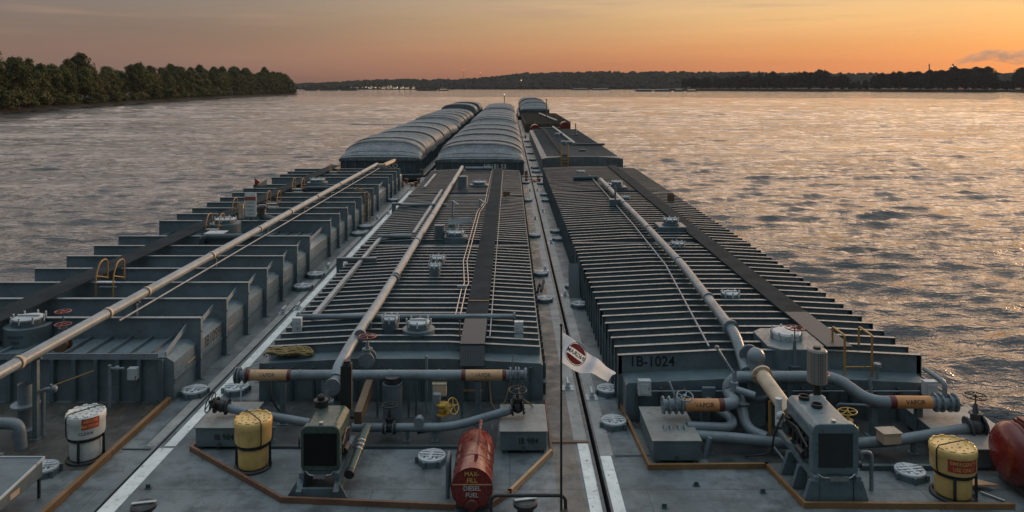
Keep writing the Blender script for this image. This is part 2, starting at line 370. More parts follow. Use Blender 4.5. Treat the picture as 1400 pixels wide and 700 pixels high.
# ------------------------------------------------------------------ river
WZ = -1.0
rng = np.random.RandomState(3)
def make_water():
    rad = [2.0]
    while rad[-1] < 9000: rad.append(rad[-1] * (1.0055 if 25 < rad[-1] < 700 else 1.02) + .02)
    rad = np.array(rad); th = np.linspace(-R(56), R(56), 700)
    rr, tt = np.meshgrid(rad, th, indexing='ij'); x = rr * np.sin(tt); y = rr * np.cos(tt); z = np.zeros_like(x)
    cell = rr * .0058
    for i in range(130):
        lam = 1.15 * (4.2 ** rng.rand()); k = 2 * PI / lam; a = R(rng.normal(84, 20)); amp = .0125 * lam ** .45 * .70
        w = np.clip(1.6 - 3.2 * cell / lam, 0, 1)
        ph = rng.rand() * 6.28; p = k * (x * np.cos(a) + y * np.sin(a)) + ph
        env = .72 + .28 * np.sin(x * .02 * (1 + rng.rand()) + y * .03 * (1 + rng.rand()) + rng.rand() * 6)
        z += amp * w * env * (2.1 * np.exp(1.8 * (np.sin(p) - 1)) - .55)
    for i in range(70):        # longer current-driven waves out in the open channel
        lam = 4.5 * (4.0 ** rng.rand()); k = 2 * PI / lam; a = R(rng.normal(86, 16)); ph = rng.rand() * 6.28
        w = np.clip(1.6 - 3.2 * cell / lam, 0, 1) * (.22 + .78 * np.clip((rr - 70) / 200, 0, 1)); p = k * (x * np.cos(a) + y * np.sin(a)) + ph
        env = .6 + .4 * np.sin(x * .006 * (1 + rng.rand()) + y * .011 * (1 + rng.rand()) + rng.rand() * 6)
        z += .0075 * lam ** .75 * w * env * (2.1 * np.exp(1.8 * (np.sin(p) - 1)) - .55)
    z = z * 1.0 + WZ
    # calm strip under the barges
    n, m = x.shape; idx = np.arange(n * m).reshape(n, m)
    f = np.stack([idx[:-1, :-1], idx[:-1, 1:], idx[1:, 1:], idx[1:, :-1]], -1).reshape(-1, 4)
    me = bpy.data.meshes.new('water'); me.vertices.add(n * m); me.vertices.foreach_set('co', np.stack([x, y, z], -1).astype('f4').ravel())
    me.loops.add(f.size); me.loops.foreach_set('vertex_index', f[:, ::-1].ravel().astype('i4')); me.polygons.add(len(f))
    me.polygons.foreach_set('loop_start', np.arange(0, f.size, 4, dtype='i4')); me.polygons.foreach_set('loop_total', np.full(len(f), 4, 'i4'))
    me.polygons.foreach_set('use_smooth', np.ones(len(f), bool)); me.update(calc_edges=True); me.materials.append(M['water'])
    o = bpy.data.objects.new('water', me); C.objects.link(o); o['kind'] = 'structure'
make_water()
b = MB(); b.add([(-9000, -3000, -2.2), (9000, -3000, -2.2), (9000, 9000, -2.2), (-9000, 9000, -2.2)], [(0, 1, 2, 3)])
b.build('river_bed', 'mud', kind='structure')

# ------------------------------------------------------------------ trees
def foliage(lobes, quads, size, mat, name, parent, seed):
    rnd = random.Random(seed); mb = MB(); vs = []; fs = []
    for (c, rx, rz) in lobes:
        for _ in range(quads):
            d = Vector((rnd.gauss(0, 1), rnd.gauss(0, 1), rnd.gauss(0, 1))).normalized()
            rr = rnd.uniform(.55, 1.08); n = noise.noise(Vector(c) * .7 + d * 2.2)
            p = Vector(c) + Vector((d.x * rx, d.y * rx, d.z * rz)) * rr * (1 + .45 * n)
            nn = (d + Vector((rnd.gauss(0, .5), rnd.gauss(0, .5), rnd.gauss(0, .5)))).normalized(); u = nn.orthogonal().normalized()
            a = rnd.uniform(0, 6.28); w = nn.cross(u); u, w = u * math.cos(a) + w * math.sin(a), w * math.cos(a) - u * math.sin(a)
            s = size * rnd.uniform(.6, 1.3); o = len(vs)
            vs += [p - u * s - w * s * .5, p + u * s * .4 - w * s * .8, p + u * s + w * s * .4, p - u * s * .3 + w * s * .8]
            fs.append((o, o + 1, o + 2, o + 3))
    mb.add(vs, fs); return mb.build(name, mat, parent, loc=wl(parent))
def make_tree(kind, seed, h, w, mat, quads=170, size=.5, label='', group=''):
    rnd = random.Random(seed); t = thing(kind, label, 'tree', (0, -400, -300), group)
    lob = []
    nl = 13
    for i in range(nl):
        f = (i + .5) / nl; zz = h * (.24 + .68 * f); env = math.sin(PI * min(1, .30 + f * .66)) ** .8
        a = i * 2.4 + rnd.uniform(-.5, .5); r = w * .5 * env * rnd.uniform(.35, .8)
        lob.append((Vector((math.cos(a) * r, math.sin(a) * r, zz)), w * rnd.uniform(.20, .30), h * rnd.uniform(.09, .14)))
    lob.append((Vector((rnd.uniform(-.6, .6), 0, h * .92)), w * .17, h * .08))
    foliage(lob, quads, size, mat, 'crown', t, seed)
    tr = MB(); lean = rnd.uniform(-.06, .06) * h
    tr.tube([(0, 0, -1.5), (lean * .2, 0, h * .2), (lean * .6, .2, h * .5), (lean, 0, h * .85)], [h * .022, h * .017, h * .011, h * .004], 8)
    for c, rx, rz in lob[2:11:2]:
        s = Vector((lean * .4, 0, c.z - h * .16)); tr.tube([s, s.lerp(c, .5) + Vector((0, 0, -.4)), c], [h * .008, h * .006, h * .003], 5)
    tr.build('trunk', 'bark', t, loc=wl(t)); return t
GL = 'leafy trees of the left river bank'; LL = 'dark green tree in the crowded row along the near left river bank'
protos = [make_tree('broadleaf_tree', 10 + i, hh, ww, M[mm], 330, .40, LL, GL) for i, (hh, ww, mm) in
          enumerate([(22, 12, 'leafA'), (24, 13, 'leafA'), (20, 14, 'leafB'), (25, 11, 'leafA'), (18, 12, 'leafB')])]
GS = 'low willow scrub at the foot of the left bank'; LS = 'low rounded willow bush at the muddy foot of the left bank'
bush = make_tree('willow_bush', 31, 6.5, 8.5, M['leafB'], 90, .38, LS, GS); bush['category'] = 'bush'
bush2 = make_tree('willow_bush', 32, 5, 8, M['leafA'], 90, .38, LS, GS); bush2['category'] = 'bush'
def place(src, x, y, z, s, rz, label=None, group=None, sz=None):
    c = copy_tree(src); c.location = (x, y, z); c.scale = (s, s, sz or s); c.rotation_euler.z = rz
    if label: c['label'] = label
    if group: c['group'] = group
    return c
def bank_pt(t):    # waterline of the left bank, t in 0..1
    pts = [(-150, 120), (-166, 200), (-181, 285), (-205, 400), (-230, 560), (-249, 740), (-262, 880), (-262, 960)]
    u = t * (len(pts) - 1); i = min(int(u), len(pts) - 2); f = u - i
    return pts[i][0] * (1 - f) + pts[i + 1][0] * f, pts[i][1] * (1 - f) + pts[i + 1][1] * f
rnd = random.Random(5); K = 105
def grow(y): return float(np.interp(y, [200, 300, 450, 650, 850], [.70, .72, .80, .92, 1.02]))     # the wood gets taller towards the point
for i in range(K):
    t = .20 + .80 * (i / (K - 1)) ** .92; x, y = bank_pt(min(t, 1)); tap = 1 if t < .975 else .8
    q = rnd.uniform(.78, 1.1) * tap * grow(y)
    place(protos[rnd.randrange(5)], x - 9 - rnd.uniform(0, 6), y + rnd.uniform(-3, 3), 1.6, q * rnd.uniform(.85, 1.1), rnd.uniform(0, 6.28), sz=q)
for i in range(82):
    t = .20 + .76 * (i / 81) ** .92; x, y = bank_pt(t); q = rnd.uniform(.88, 1.16) * grow(y)
    place(protos[rnd.randrange(5)], x - 23 - rnd.uniform(0, 8), y + rnd.uniform(-4, 4), 2.4, q * rnd.uniform(.8, 1.0), rnd.uniform(0, 6.28), sz=q)
for i in range(90):
    t = .22 + .78 * (i / 89) ** .95; x, y = bank_pt(min(t, 1))
    place(rnd.choice((bush, bush2)), x - 3.5 - rnd.uniform(0, 5), y + rnd.uniform(-3, 3), .3, rnd.uniform(.6, 1.15), rnd.uniform(0, 6.28))
# bank ground
def left_bank():
    mb = MB(); vs = []; nrow = 90; prof = [(9, -2.0), (3, -1.25), (0, -.95), (-3, -.2), (-6, .5), (-11, 1.7), (-30, 2.6), (-120, 3), (-900, 4)]
    for i in range(nrow + 1):
        t = i / nrow; x, y = bank_pt(t)
        for (dx, z) in prof:
            e = math.sin(i * .9) * .8 + math.sin(i * 2.3 + 1) * .6; vs.append((x + dx + (e if -20 < dx < 5 else 0), y + (-dx * .15 if t > .9 else 0), z + random.uniform(-.1, .1)))
    w = len(prof); k = len(vs)
    fs = [(i * w + j, i * w + j + 1, (i + 1) * w + j + 1, (i + 1) * w + j) for i in range(nrow) for j in range(w - 1)]
    x, y = bank_pt(1)       # rounded tip
    for (dx, z) in prof: vs.append((x - 14 + dx * .2 if dx > -20 else x + dx, y + 22 + dx * .4 if dx > -20 else y + 10, -2.2))
    fs += [(nrow * w + j, nrow * w + j + 1, (nrow + 1) * w + j + 1, (nrow + 1) * w + j) for j in range(w - 1)]
    mb.add(vs, fs, True); mb.build('river_bank', 'mud', kind='structure')
left_bank()

# ------------------------------------------------------------------ far shore
def ridge(name, y0, y1, prof, seed, mat='hill'):
    mb = MB(); vs = []; n = 160; xs = [prof[0][0] + (prof[-1][0] - prof[0][0]) * i / n for i in range(n + 1)]
    def hgt(x): return float(np.interp(x, [p[0] for p in prof], [p[1] for p in prof]))
    rows = [(0, -.02), (.04, .04), (.25, .35), (.5, .8), (.75, 1.0), (1, .7)]
    for x in xs:
        for f, k in rows:
            vs.append((x, y0 + (y1 - y0) * f, -1.2 + hgt(x) * max(k, 0) + (noise.noise(Vector((x * .004, f * 3, seed))) * 8 * k if k > .1 else 0)))
    w = len(rows); mb.add(vs, [(i * w + j, (i + 1) * w + j, (i + 1) * w + j + 1, i * w + j + 1) for i in range(n) for j in range(w - 1)], True)
    mb.build(name, mat, kind='structure')
    return hgt, rows
def blobs(name, label, pts, mat, seed):        # far wood read as one mass: leafy clumps, one object
    rnd = random.Random(seed); base = []; vs = []; fs = []
    for (x, y, z, r, h) in pts:
        seg = 7
        for ring, (rr, hh) in enumerate([(.75, 0), (1.0, .4), (.85, .75), (.4, 1.0)]):
            for k in range(seg):
                a = k * 2 * PI / seg + ring * .4; q = rr * r * rnd.uniform(.75, 1.2); vs.append((x + math.cos(a) * q, y + math.sin(a) * q, z + h * hh * rnd.uniform(.9, 1.1)))
        o = len(vs) - 4 * seg
        for ring in range(3):
            for k in range(seg): fs.append((o + ring * seg + k, o + ring * seg + (k + 1) % seg, o + (ring + 1) * seg + (k + 1) % seg, o + (ring + 1) * seg + k))
        fs.append(tuple(o + 3 * seg + k for k in range(seg)))
    mb = MB(); mb.add(vs, fs); o = mb.build(name, mat); tag(o, label, 'forest', kind='stuff'); return o
# the far hills (about 2.4 km): heights follow the skyline
hp = [(-1500, 8), (-760, 18), (-640, 22), (-560, 28), (-430, 34), (-180, 33), (-60, 44), (60, 58), (320, 63), (600, 62), (800, 62), (1050, 58), (1300, 56), (1700, 58), (2200, 55), (2900, 50)]
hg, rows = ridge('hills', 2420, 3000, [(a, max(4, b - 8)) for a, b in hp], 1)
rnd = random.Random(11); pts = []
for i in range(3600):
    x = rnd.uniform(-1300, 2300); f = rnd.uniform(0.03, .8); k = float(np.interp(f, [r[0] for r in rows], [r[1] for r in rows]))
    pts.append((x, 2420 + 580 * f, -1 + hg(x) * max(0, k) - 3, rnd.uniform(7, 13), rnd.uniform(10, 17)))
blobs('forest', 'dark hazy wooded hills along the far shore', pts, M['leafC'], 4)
# nearer flat wooded bank on the right (about 1.4 km)
rb = [(380, 1760), (520, 1620), (640, 1480), (760, 1380), (960, 1290), (1300, 1200)]
def right_bank():
    mb = MB(); vs = []; prof = [(-8, -2.0), (0, -1.0), (6, 1.0), (20, 3), (900, 4)]; n = 40
    for i in range(n + 1):
        x = 380 + (1300 - 380) * i / n; y = float(np.interp(x, [p[0] for p in rb], [p[1] for p in rb]))
        for dy, z in prof: vs.append((x + dy * .15, y + dy + math.sin(i * 1.7) * 3, z))
    w = len(prof); mb.add(vs, [(i * w + j, (i + 1) * w + j, (i + 1) * w + j + 1, i * w + j + 1) for i in range(n) for j in range(w - 1)], True)
    mb.build('river_bank', 'mud', kind='structure')
right_bank()
GR = 'trees of the wooded right river bank'; LR = 'dark hazy tree in the row along the distant right river bank'
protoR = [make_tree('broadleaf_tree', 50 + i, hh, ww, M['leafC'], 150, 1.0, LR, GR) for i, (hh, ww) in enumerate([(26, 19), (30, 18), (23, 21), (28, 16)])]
rnd = random.Random(21)
for i in range(86):
    x = 400 + 800 * (i / 85); y = float(np.interp(x, [p[0] for p in rb], [p[1] for p in rb])) + 22 + rnd.uniform(-5, 10)
    px = 697 + 1050 * x / y
    s = 1.28 * float(np.interp(px, [940, 1000, 1040, 1140, 1165, 1185, 1200, 1290, 1310, 1350, 1372, 1385, 1395, 1450], [.7, .85, 1.0, 1.0, .55, .5, .95, 1.05, 1.22, 1.25, .5, .5, 1.25, 1.3]))
    place(protoR[rnd.randrange(4)], x, y, 1.5, s * rnd.uniform(.92, 1.08), rnd.uniform(0, 6.28))
for i in range(60):
    x = 410 + 800 * (i / 59); y = float(np.interp(x, [p[0] for p in rb], [p[1] for p in rb])) + 45 + rnd.uniform(-5, 15); px = 697 + 1050 * x / y
    s = .8 if not (1140 < px < 1195 or 1362 < px < 1392) else .5
    place(protoR[rnd.randrange(4)], x, y, .5, s * rnd.uniform(.9, 1.1), rnd.uniform(0, 6.28))
for p in protos + protoR + [bush, bush2]:          # the originals join their row too
    pass
def settle(p, x, y, z, s=1.0): p.location = (x, y, z); p.scale = (s, s, s)
for i, p in enumerate(protos):
    x, y = bank_pt(.3 + i * .13); settle(p, x - 19, y, 2.0, 1.02)
for i, p in enumerate([bush, bush2]):
    x, y = bank_pt(.35 + i * .2); settle(p, x - 8, y, .3, .9)
for i, p in enumerate(protoR):
    x = 620 + i * 120; settle(p, x, float(np.interp(x, [q[0] for q in rb], [q[1] for q in rb])) + 30, 1.5)

# town, masts, far vessels
def lit_building(x, y, z, w, h, lab, windows=3):
    t = thing('riverside_building', lab, 'building', (x, y, z)); m = MB(); m.box(x - w / 2, x + w / 2, y, y + 12, z - 2, z + h)
    m.build('wall', 'wallpale', t); r = MB(); r.prism([(x - w / 2 - .6, z + h + .01), (x + w / 2 + .6, z + h + .01), (x + w / 2 - 1, z + h + 2.2), (x - w / 2 + 1, z + h + 2.2)], y - .5, y + 12.5); r.build('roof', 'steel_dark', t)
    for i in range(windows):
        cx = x - w / 2 + (i + .5) * w / windows; q = MB(); q.box(cx - w / windows * .34, cx + w / windows * .34, y - .12, y - .02, z + h * .3, z + h * .75); q.build('window', 'window_lit', t)
descs = ['small', 'narrow', 'long low', 'broad', 'tall square', 'squat', 'wide shallow']
for i, (px, w) in enumerate([(506, 7), (524, 12), (531, 6), (540, 14), (549, 9), (556, 12), (565, 8)]):
    y = 2330; x = (px - 697) / 1050 * y
    lit_building(x, y, 1.2, w, 4.5, f'{descs[i]} pale building with lit windows, {["first", "second", "third", "fourth", "fifth", "sixth", "last"][i]} from left in the far town', 2 + i % 3)
tb = MB(); tb.prism([(-520, -1.9), (-240, -1.9), (-256, 1.2), (-500, 1.2)], 2312, 2440); tb.build('river_bank', 'mud', kind='structure')
def lamp(x, y, z, h, mat, r, lab, grp=None, name='street_lamp', cat='lamp'):
    t = thing(name, lab, cat, (x, y, z), grp); MB().cyl((x, y, z), (x, y, z + h), max(.12, r * .18), 8).build('pole', 'steel_dark', t)
    MB().ball((x, y, z + h), r, 10).build('lamp_head', mat, t); return t
rnd = random.Random(8)
for i in range(26):
    px = 476 + 90 * rnd.random() ** .7; y = 2318; lamp((px - 697) / 1050 * y, y + rnd.uniform(0, 30), 1.0, rnd.uniform(3, 9), M[rnd.choice(['lamp_warm', 'lamp_white', 'lamp_white'])], rnd.uniform(.55, 1.05),
         'tiny glowing lamp among the town lights low on the far shore', 'town lights on the far shore')
lamp(36, 2412, 18, 10, M['lamp_warm'], 1.5, 'single warm lamp glowing halfway up the dark far hillside')
def mast(px, top, lab):
    y = 2760; x = (px - 697) / 1050 * y; ztop = 9 + (118 - top) / 1050 * y; z0 = 30
    t = thing('radio_mast', lab, 'mast', (x, y, z0)); m = MB()
    for a in range(3): m.cyl((x + math.cos(a * 2.09) * 1.2, y + math.sin(a * 2.09) * 1.2, z0), (x + math.cos(a * 2.09) * .5, y + math.sin(a * 2.09) * .5, ztop), .28, 5)
    for k in range(10): zz = z0 + (ztop - z0) * k / 10; m.cyl((x - 1.1, y, zz), (x + .8, y, zz + 4), .16, 5)
    m.build('lattice', 'wheel_red', t); MB().ball((x, y, ztop), 1.3, 10).build('warning_light', 'lamp_red', t)
mast(634, 96, 'slender lattice mast with red light, the taller one rising above the far hills')
mast(657, 99.5, 'shorter slender mast with red light right of the taller one on the hills')

def far_barge(px0, px1, y, hfree, lab, cover, grp='moored barges by the far shore'):
    x0, x1 = (px0 - 697) / 1050 * y, (px1 - 697) / 1050 * y; t = thing('moored_barge', lab, 'barge', ((x0 + x1) / 2, y, WZ), grp)
    m = MB(); m.prism([(x0, WZ + hfree), (x0 + 4, WZ - .6), (x1 - 4, WZ - .6), (x1, WZ + hfree)], y, y + 10.7); m.build('hull', 'hull', t)
    if cover:
        k = MB(); prof = [(y + 1, WZ + hfree)] + [(y + 5.35 - 4.3 * math.cos(a), WZ + hfree + .8 + 1.3 * math.sin(a)) for a in [i * PI / 8 for i in range(9)]] + [(y + 9.7, WZ + hfree)]
        k.prism(prof, x0 + 5, x1 - 5, 'x'); k.build('cargo_cover', cover, t)
    return t
far_barge(436, 462, 1750, 2.8, 'dark empty barge moored low at the left end of the far fleet', None)
far_barge(464, 489, 1750, 3.2, 'dark empty barge moored second in the far fleet', None)
far_barge(415, 434, 1750, 3.0, 'dark barge moored nearest the wooded left point', None)
far_barge(868, 893, 1450, 2.6, 'pale covered barge leading the distant tow on the right', 'coverA')
far_barge(894, 919, 1450, 2.6, 'pale covered barge in the middle of the distant tow on the right', 'coverA')
far_barge(921, 936, 1450, 2.6, 'pale covered barge last before the distant tow boat', 'coverA')
far_barge(781, 806, 2000, 2.4, 'faint grey covered barge moored under the far hills, the one to the left', 'coverA')
far_barge(808, 834, 2000, 2.4, 'faint grey covered barge moored under the far hills, the one to the right', 'coverA')
far_barge(568, 598, 1700, 3.4, 'dark barge pushed ahead of the lit tow boat off the far shore', None)
def far_tow(px0, px1, y, lab):
    x0, x1 = (px0 - 697) / 1050 * y, (px1 - 697) / 1050 * y; w = x1 - x0; t = thing('tow_boat', lab, 'boat', ((x0 + x1) / 2, y, WZ), None)
    MB().prism([(x0, WZ + 2), (x0 + 2, WZ - .6), (x1 - 1, WZ - .6), (x1, WZ + 2)], y, y + 9).build('hull', 'hull', t)
    m = MB(); m.box(x0 + w * .12, x1 - w * .12, y + 1, y + 8, WZ + 2.01, WZ + 4.6); m.box(x0 + w * .15, x0 + w * .62, y + 1.5, y + 7.5, WZ + 4.61, WZ + 7); m.build('deckhouse', 'steel', t)
    m = MB(); m.box(x0 + w * .2, x0 + w * .42, y + 2, y + 7, WZ + 7.01, WZ + 9.4); m.build('wheelhouse', 'steel', t)
    for k in range(4): MB().box(x0 + w * (.18 + .17 * k), x0 + w * (.27 + .17 * k), y + .9, y + .97, WZ + 3, WZ + 4).build('window', 'window_lit', t)
    MB().cyl((x0 + w * .7, y + 4, WZ + 4.6), (x0 + w * .7, y + 4, WZ + 8), .5, 10).build('funnel', 'black', t)
far_tow(599, 614, 1700, 'small pusher boat with glowing windows off the far shore')
far_tow(938, 954, 1450, 'small pusher boat at the right end of the distant covered tow')
# power plant stacks + smoke
def stack(px, top, y, r, lab, lampm=None):
    x = (px - 697) / 1050 * y; zt = 9 + (118 - top) / 1050 * y; t = thing('smokestack', lab, 'chimney', (x, y, 3))
    MB().solid([(r * 1.25, 3), (r, zt), (r * .8, zt), (r * .8, zt - 3)], (x, y, 0), 20).build('shaft', 'wallpale', t)
    MB().solid([(r * 1.12, zt - 3), (r * 1.15, zt - 3), (r * 1.15, zt - 2), (r * 1.0, zt - 2)], (x, y, 0), 20).build('gallery', 'steel_dark', t)
    if lampm: MB().ball((x - r * 1.3, y - r, zt - 3), 1.3, 8).build('warning_light', lampm, t)
    return x, zt
stack(1270.5, 87.5, 2050, 1.6, 'thin dark chimney rising above the right bank trees')
sx, sz_ = stack(1303, 89.5, 1900, 2.2, 'chimney with small glow giving off the smoke plume', M['lamp_white'])
def smokemat():
    m = bpy.data.materials.new('smoke_plume'); m.use_nodes = True; t = m.node_tree; t.nodes.clear()
    o = N(t, 'ShaderNodeOutputMaterial'); p = N(t, 'ShaderNodeVolumePrincipled'); t.links.new(p.outputs[0], o.inputs['Volume'])
    v = objcoord(t, (.5, .5, 1.0)); d = ramp(t, nse(t, v, .06, 6, .68), [(.42, (.02, .02, .02)), (.66, (1, 1, 1))])
    t.links.new(mth(t, 'MULTIPLY', d, .055), p.inputs['Density']); p.inputs['Color'].default_value = (.80, .76, .75, 1); return m
M['smoke'] = smokemat()
m = MB(); ypl = 1900; path = [(1303, 89), (1308, 86), (1318, 82), (1333, 79), (1350, 75), (1368, 76), (1386, 79), (1405, 77), (1430, 74)]
m.tube([((px - 697) / 1050 * ypl, ypl, 9 + (118 - py) / 1050 * ypl) for px, py in path], [4, 6.5, 9, 12, 14, 16, 18, 20, 20], 20)
o = m.build('smoke', 'smoke'); tag(o, 'grey smoke plume drifting right from the chimney', 'smoke', kind='stuff')

# ------------------------------------------------------------------ hull builders
def hull(t, x0, x1, y0, y1, z=0, bottom=-2.6, mat='hull', rake0=1.5, rake1=6):
    MB().prism([(y0, z - .004), (y0 + .02, z - .5), (y0 + rake0, bottom), (y1 - rake1, bottom), (y1 - .02, z - .5), (y1, z - .004)], x0, x1, 'x').build('hull', mat, t)
    MB().add([(x0 + .01, y0, z), (x1 - .01, y0, z), (x1 - .01, y1, z), (x0 + .01, y1, z)], [(0, 1, 2, 3)]).build('deck', 'deck', t)
# deck manhole
def proto_hatch(parent, loc, rz=0):
    h = MB(); h.solid([(.34, 0), (.34, .13), (.30, .13)], (0, 0, 0), 24)
    for k in range(6):
        a = k * PI / 3 + .2; h.box(math.cos(a) * .37 - .03, math.cos(a) * .37 + .03, math.sin(a) * .37 - .03, math.sin(a) * .37 + .03, .02, .15)
    ho = h.build('deck_hatch', 'steel', parent, loc=loc, rz=rz)
    l = MB(); l.solid([(.0001, .19), (.27, .19), (.33, .175), (.335, .135)], (0, 0, 0), 24)
    l.box(-.30, .30, -.035, .035, .19, .215); l.box(-.035, .035, -.26, .26, .191, .212); l.box(-.26, .26, .09, .13, .191, .208); l.box(-.26, .26, -.13, -.09, .191, .208)
    lo = l.build('lid', 'lid', None, loc=(0, 0, 0)); lo.parent = ho
    for (sx, sy) in ((-.14, -.065), (.12, -.065), (-.14, .06), (.12, .06)):
        pass
    s = MB()
    for cx in (-.15, .04, .15):
        s.box(cx - .022, cx + .022, -.20, -.14, .191, .196); s.box(cx - .022, cx + .022, .02 + .02, .085, .191, .196); s.box(cx - .022, cx + .022, -.085, -.04, .191, .196)
    so_ = s.build('slot', 'black', None, loc=(0, 0, 0)); so_.parent = ho
    return ho
HATCH = None
def hatch(parent, x, y, z=0, rz=0, s=1):
    global HATCH
    if HATCH is None: HATCH = proto_hatch(parent, (x, y, z), rz); return HATCH
    h = inst_tree(HATCH, parent, (x, y, z), rz); h.scale = (s, s, s); return h
def cleat(parent, x, y, rz=0):
    m = MB(); m.box(-.17, .17, -.2, .2, 0, .02); m.box(-.07, .07, -.16, .16, .02, .10)
    m.cyl((0, 0, .1), (0, 0, .2), .05, 10); m.cyl((0, -.24, .2), (0, .24, .2), .05, 10)
    return m.build('mooring_cleat', 'lid', parent, loc=(x, y, .003), rz=rz)
def dome(parent, x, y, z, r, h, lidr=.36, name='expansion_dome', txt=True, base='steel'):
    m = MB(); m.solid([(r, -.15), (r, h), (.0001, h + .01)], (0, 0, 0), 32)
    m.solid([(lidr * 1.05, h), (lidr * 1.05, h + .17), (.001, h + .171)], (0, 0, 0), 28)
    d = m.build(name, base, parent, loc=(x, y, z))
    l = MB(); l.solid([(lidr, h + .175), (lidr, h + .215), (lidr * .8, h + .24), (.001, h + .245)], (0, 0, 0), 28)
    for k in range(8):
        a = k * PI / 4; l.cyl((math.cos(a) * lidr * 1.1, math.sin(a) * lidr * 1.1, h + .1), (math.cos(a) * lidr * 1.1, math.sin(a) * lidr * 1.1, h + .3), .028, 6)
    l.box(-lidr * .8, lidr * .8, -.03, .03, h + .24, h + .29)
    lo = l.build('lid', 'lid', None, loc=(0, 0, 0)); lo.parent = d
    if txt:
        vs, fs = textdata('DANGER', .12); t2 = MB(); t2.add([(math.sin(v.x / r) * (r + .005), -math.cos(v.x / r) * (r + .005), h * .62 + v.y) for v in vs], fs)
        if h > .5:
            for k, s_ in enumerate(('KEEP', 'OUT')):
                vs, fs = textdata(s_, .12); t2.add([(math.sin(v.x / r) * (r + .005), -math.cos(v.x / r) * (r + .005), h * .62 - .17 * (k + 1) + v.y) for v in vs], fs)
        o = t2.build('lettering', 'letter_black', None, loc=(0, 0, 0)); o.parent = d
    return d
def valve(parent, p, axis, r, wheel_dir, wheel_r, wmat, body='pipe', reach=.45, name='valve'):
    p, axis, wd = Vector(p), Vector(axis).normalized(), Vector(wheel_dir).normalized(); m = MB()
    m.flange(p - axis * r * 1.1, axis, r * 1.55, .04); m.flange(p + axis * r * 1.1, axis, r * 1.55, .04)
    m.ball(p, r * 1.2, 14); m.cyl(p, p + wd * r * 1.9, r * .75, 14); m.flange(p + wd * r * 1.9, wd, r * 1.0, .035, 6); m.tube([p + wd * r * 1.9, p + wd * (reach * .75)], [r * .5, r * .25], 10)
    m.cyl(p, p + wd * (reach + .05), .018, 8)
    v = m.build(name, body, parent); MB().wheel(p + wd * reach, wd, wheel_r, .016, 5).build('handwheel', wmat, v); return v
def pipe(parent, pts, r, mat='pipe', bend=.25, name='cargo_pipe', joints=()):
    m = MB(); m.tube(fillet(pts, bend), r, 16); o = m.build(name, mat, parent)
    return o
def post(parent, x, y, z0, z1, w=.1, mat='steel', name='pipe_support'):
    m = MB(); m.box(x - w / 2, x + w / 2, y - w / 2, y + w / 2, z0, z1); m.box(x - w, x + w, y - w, y + w, z0 + .001, z0 + .02); m.box(x - w * 1.2, x + w * 1.2, y - .04, y + .04, z1 - .02, z1 + .03)
    return m.build(name, mat, parent)
def box_on_post(parent, x, y, z, w=.22, h=.28, mat='lid', name='junction_box'):
    m = MB(); m.box(x - w / 2, x + w / 2, y - .09, y + .09, z, z + h); m.box(x - w / 2 - .015, x + w / 2 + .015, y - .1, y + .1, z + h + .001, z + h + .03)
    o = m.build(name, mat, parent, bev=.008); MB().cyl((x, y, 0), (x, y, z), .03, 8).build('stem', 'steel', o); return o

# ------------------------------------------------------------------ the three tank barges of the near row
SEAM_L, SEAM_R = -8.78, 2.09
YF, YB = 13.9, 76.0

# ---- centre barge
TB = thing('tank_barge', 'grey tank barge in the middle of the near row, straight ahead of the flagpole', 'barge', (-3.3, YF, 0), 'tank barges of the near row')
hull(TB, SEAM_L + .02, SEAM_R - .045, YF, YB)
TX0, TX1, RF = -7.2, .95, 1.04
def camber(x, x0, x1, k): 
    c = (x0 + x1) / 2; f = 1 - abs(x - c) / ((x1 - x0) / 2); return k * min(1, f * 1.5)
def trunk(t, x0, x1, y0, y1, z, cb, step=.05, slope=.35, mat='steel'):
    c = (x0 + x1) / 2; w = x1 - x0
    poly = [(x0, 0), (x1, 0), (x1, z - .06), (x1 - .06, z), (c + w / 6, z + cb), (c - w / 6, z + cb), (x0 + .06, z), (x0, z - .06)]
    MB().prism(poly, y0, y1).build('trunk', mat, t)
trunk(TB, TX0, TX1, 22.05, 71.0, RF, .14)
def frame_mesh(x0, x1, z, h, cb, fl=.12):
    m = MB(); c = (x0 + x1) / 2; w = x1 - x0; xs = [x0, c - w / 6, c + w / 6, x1]; zs = [z, z + cb, z + cb, z]
    for i in range(3):
        a, b = xs[i], xs[i + 1]; za, zb = zs[i] - .03, zs[i + 1] - .03; ta, tb = zs[i] + h, zs[i + 1] + h; t_ = .007
        m.add([(a, -t_, za), (b, -t_, zb), (b, t_, zb), (a, t_, za), (a, -t_, ta), (b, -t_, tb), (b, t_, tb), (a, t_, ta)], [(0, 1, 5, 4), (2, 3, 7, 6), (1, 2, 6, 5), (3, 0, 4, 7)])
        m.add([(a, -fl / 2, ta), (b, -fl / 2, tb), (b, fl / 2, tb), (a, fl / 2, ta), (a, -fl / 2, ta + .014), (b, -fl / 2, tb + .014), (b, fl / 2, tb + .014), (a, fl / 2, ta + .014)],
              [(0, 3, 2, 1), (4, 5, 6, 7), (0, 1, 5, 4), (1, 2, 6, 5), (2, 3, 7, 6), (3, 0, 4, 7)])
    return m
def frames(t, ys, mesh, special={}):
    first = None
    for k, y in enumerate(ys):
        if first is None:
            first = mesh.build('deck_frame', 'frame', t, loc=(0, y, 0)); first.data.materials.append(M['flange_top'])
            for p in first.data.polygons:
                if p.normal.z > .9 and p.center.z > 1.2: p.material_index = 1  # up-facing faces get the paler copy, painted as if sky-lit
        else: o_ = inst(first, t, (0, y + random.uniform(-.02, .02), random.uniform(-.008, .008))); o_.rotation_euler = (random.gauss(0, .012), 0, random.gauss(0, .0006))
mC = frame_mesh(TX0 + .06, TX1 - .06, RF, .25, .14)
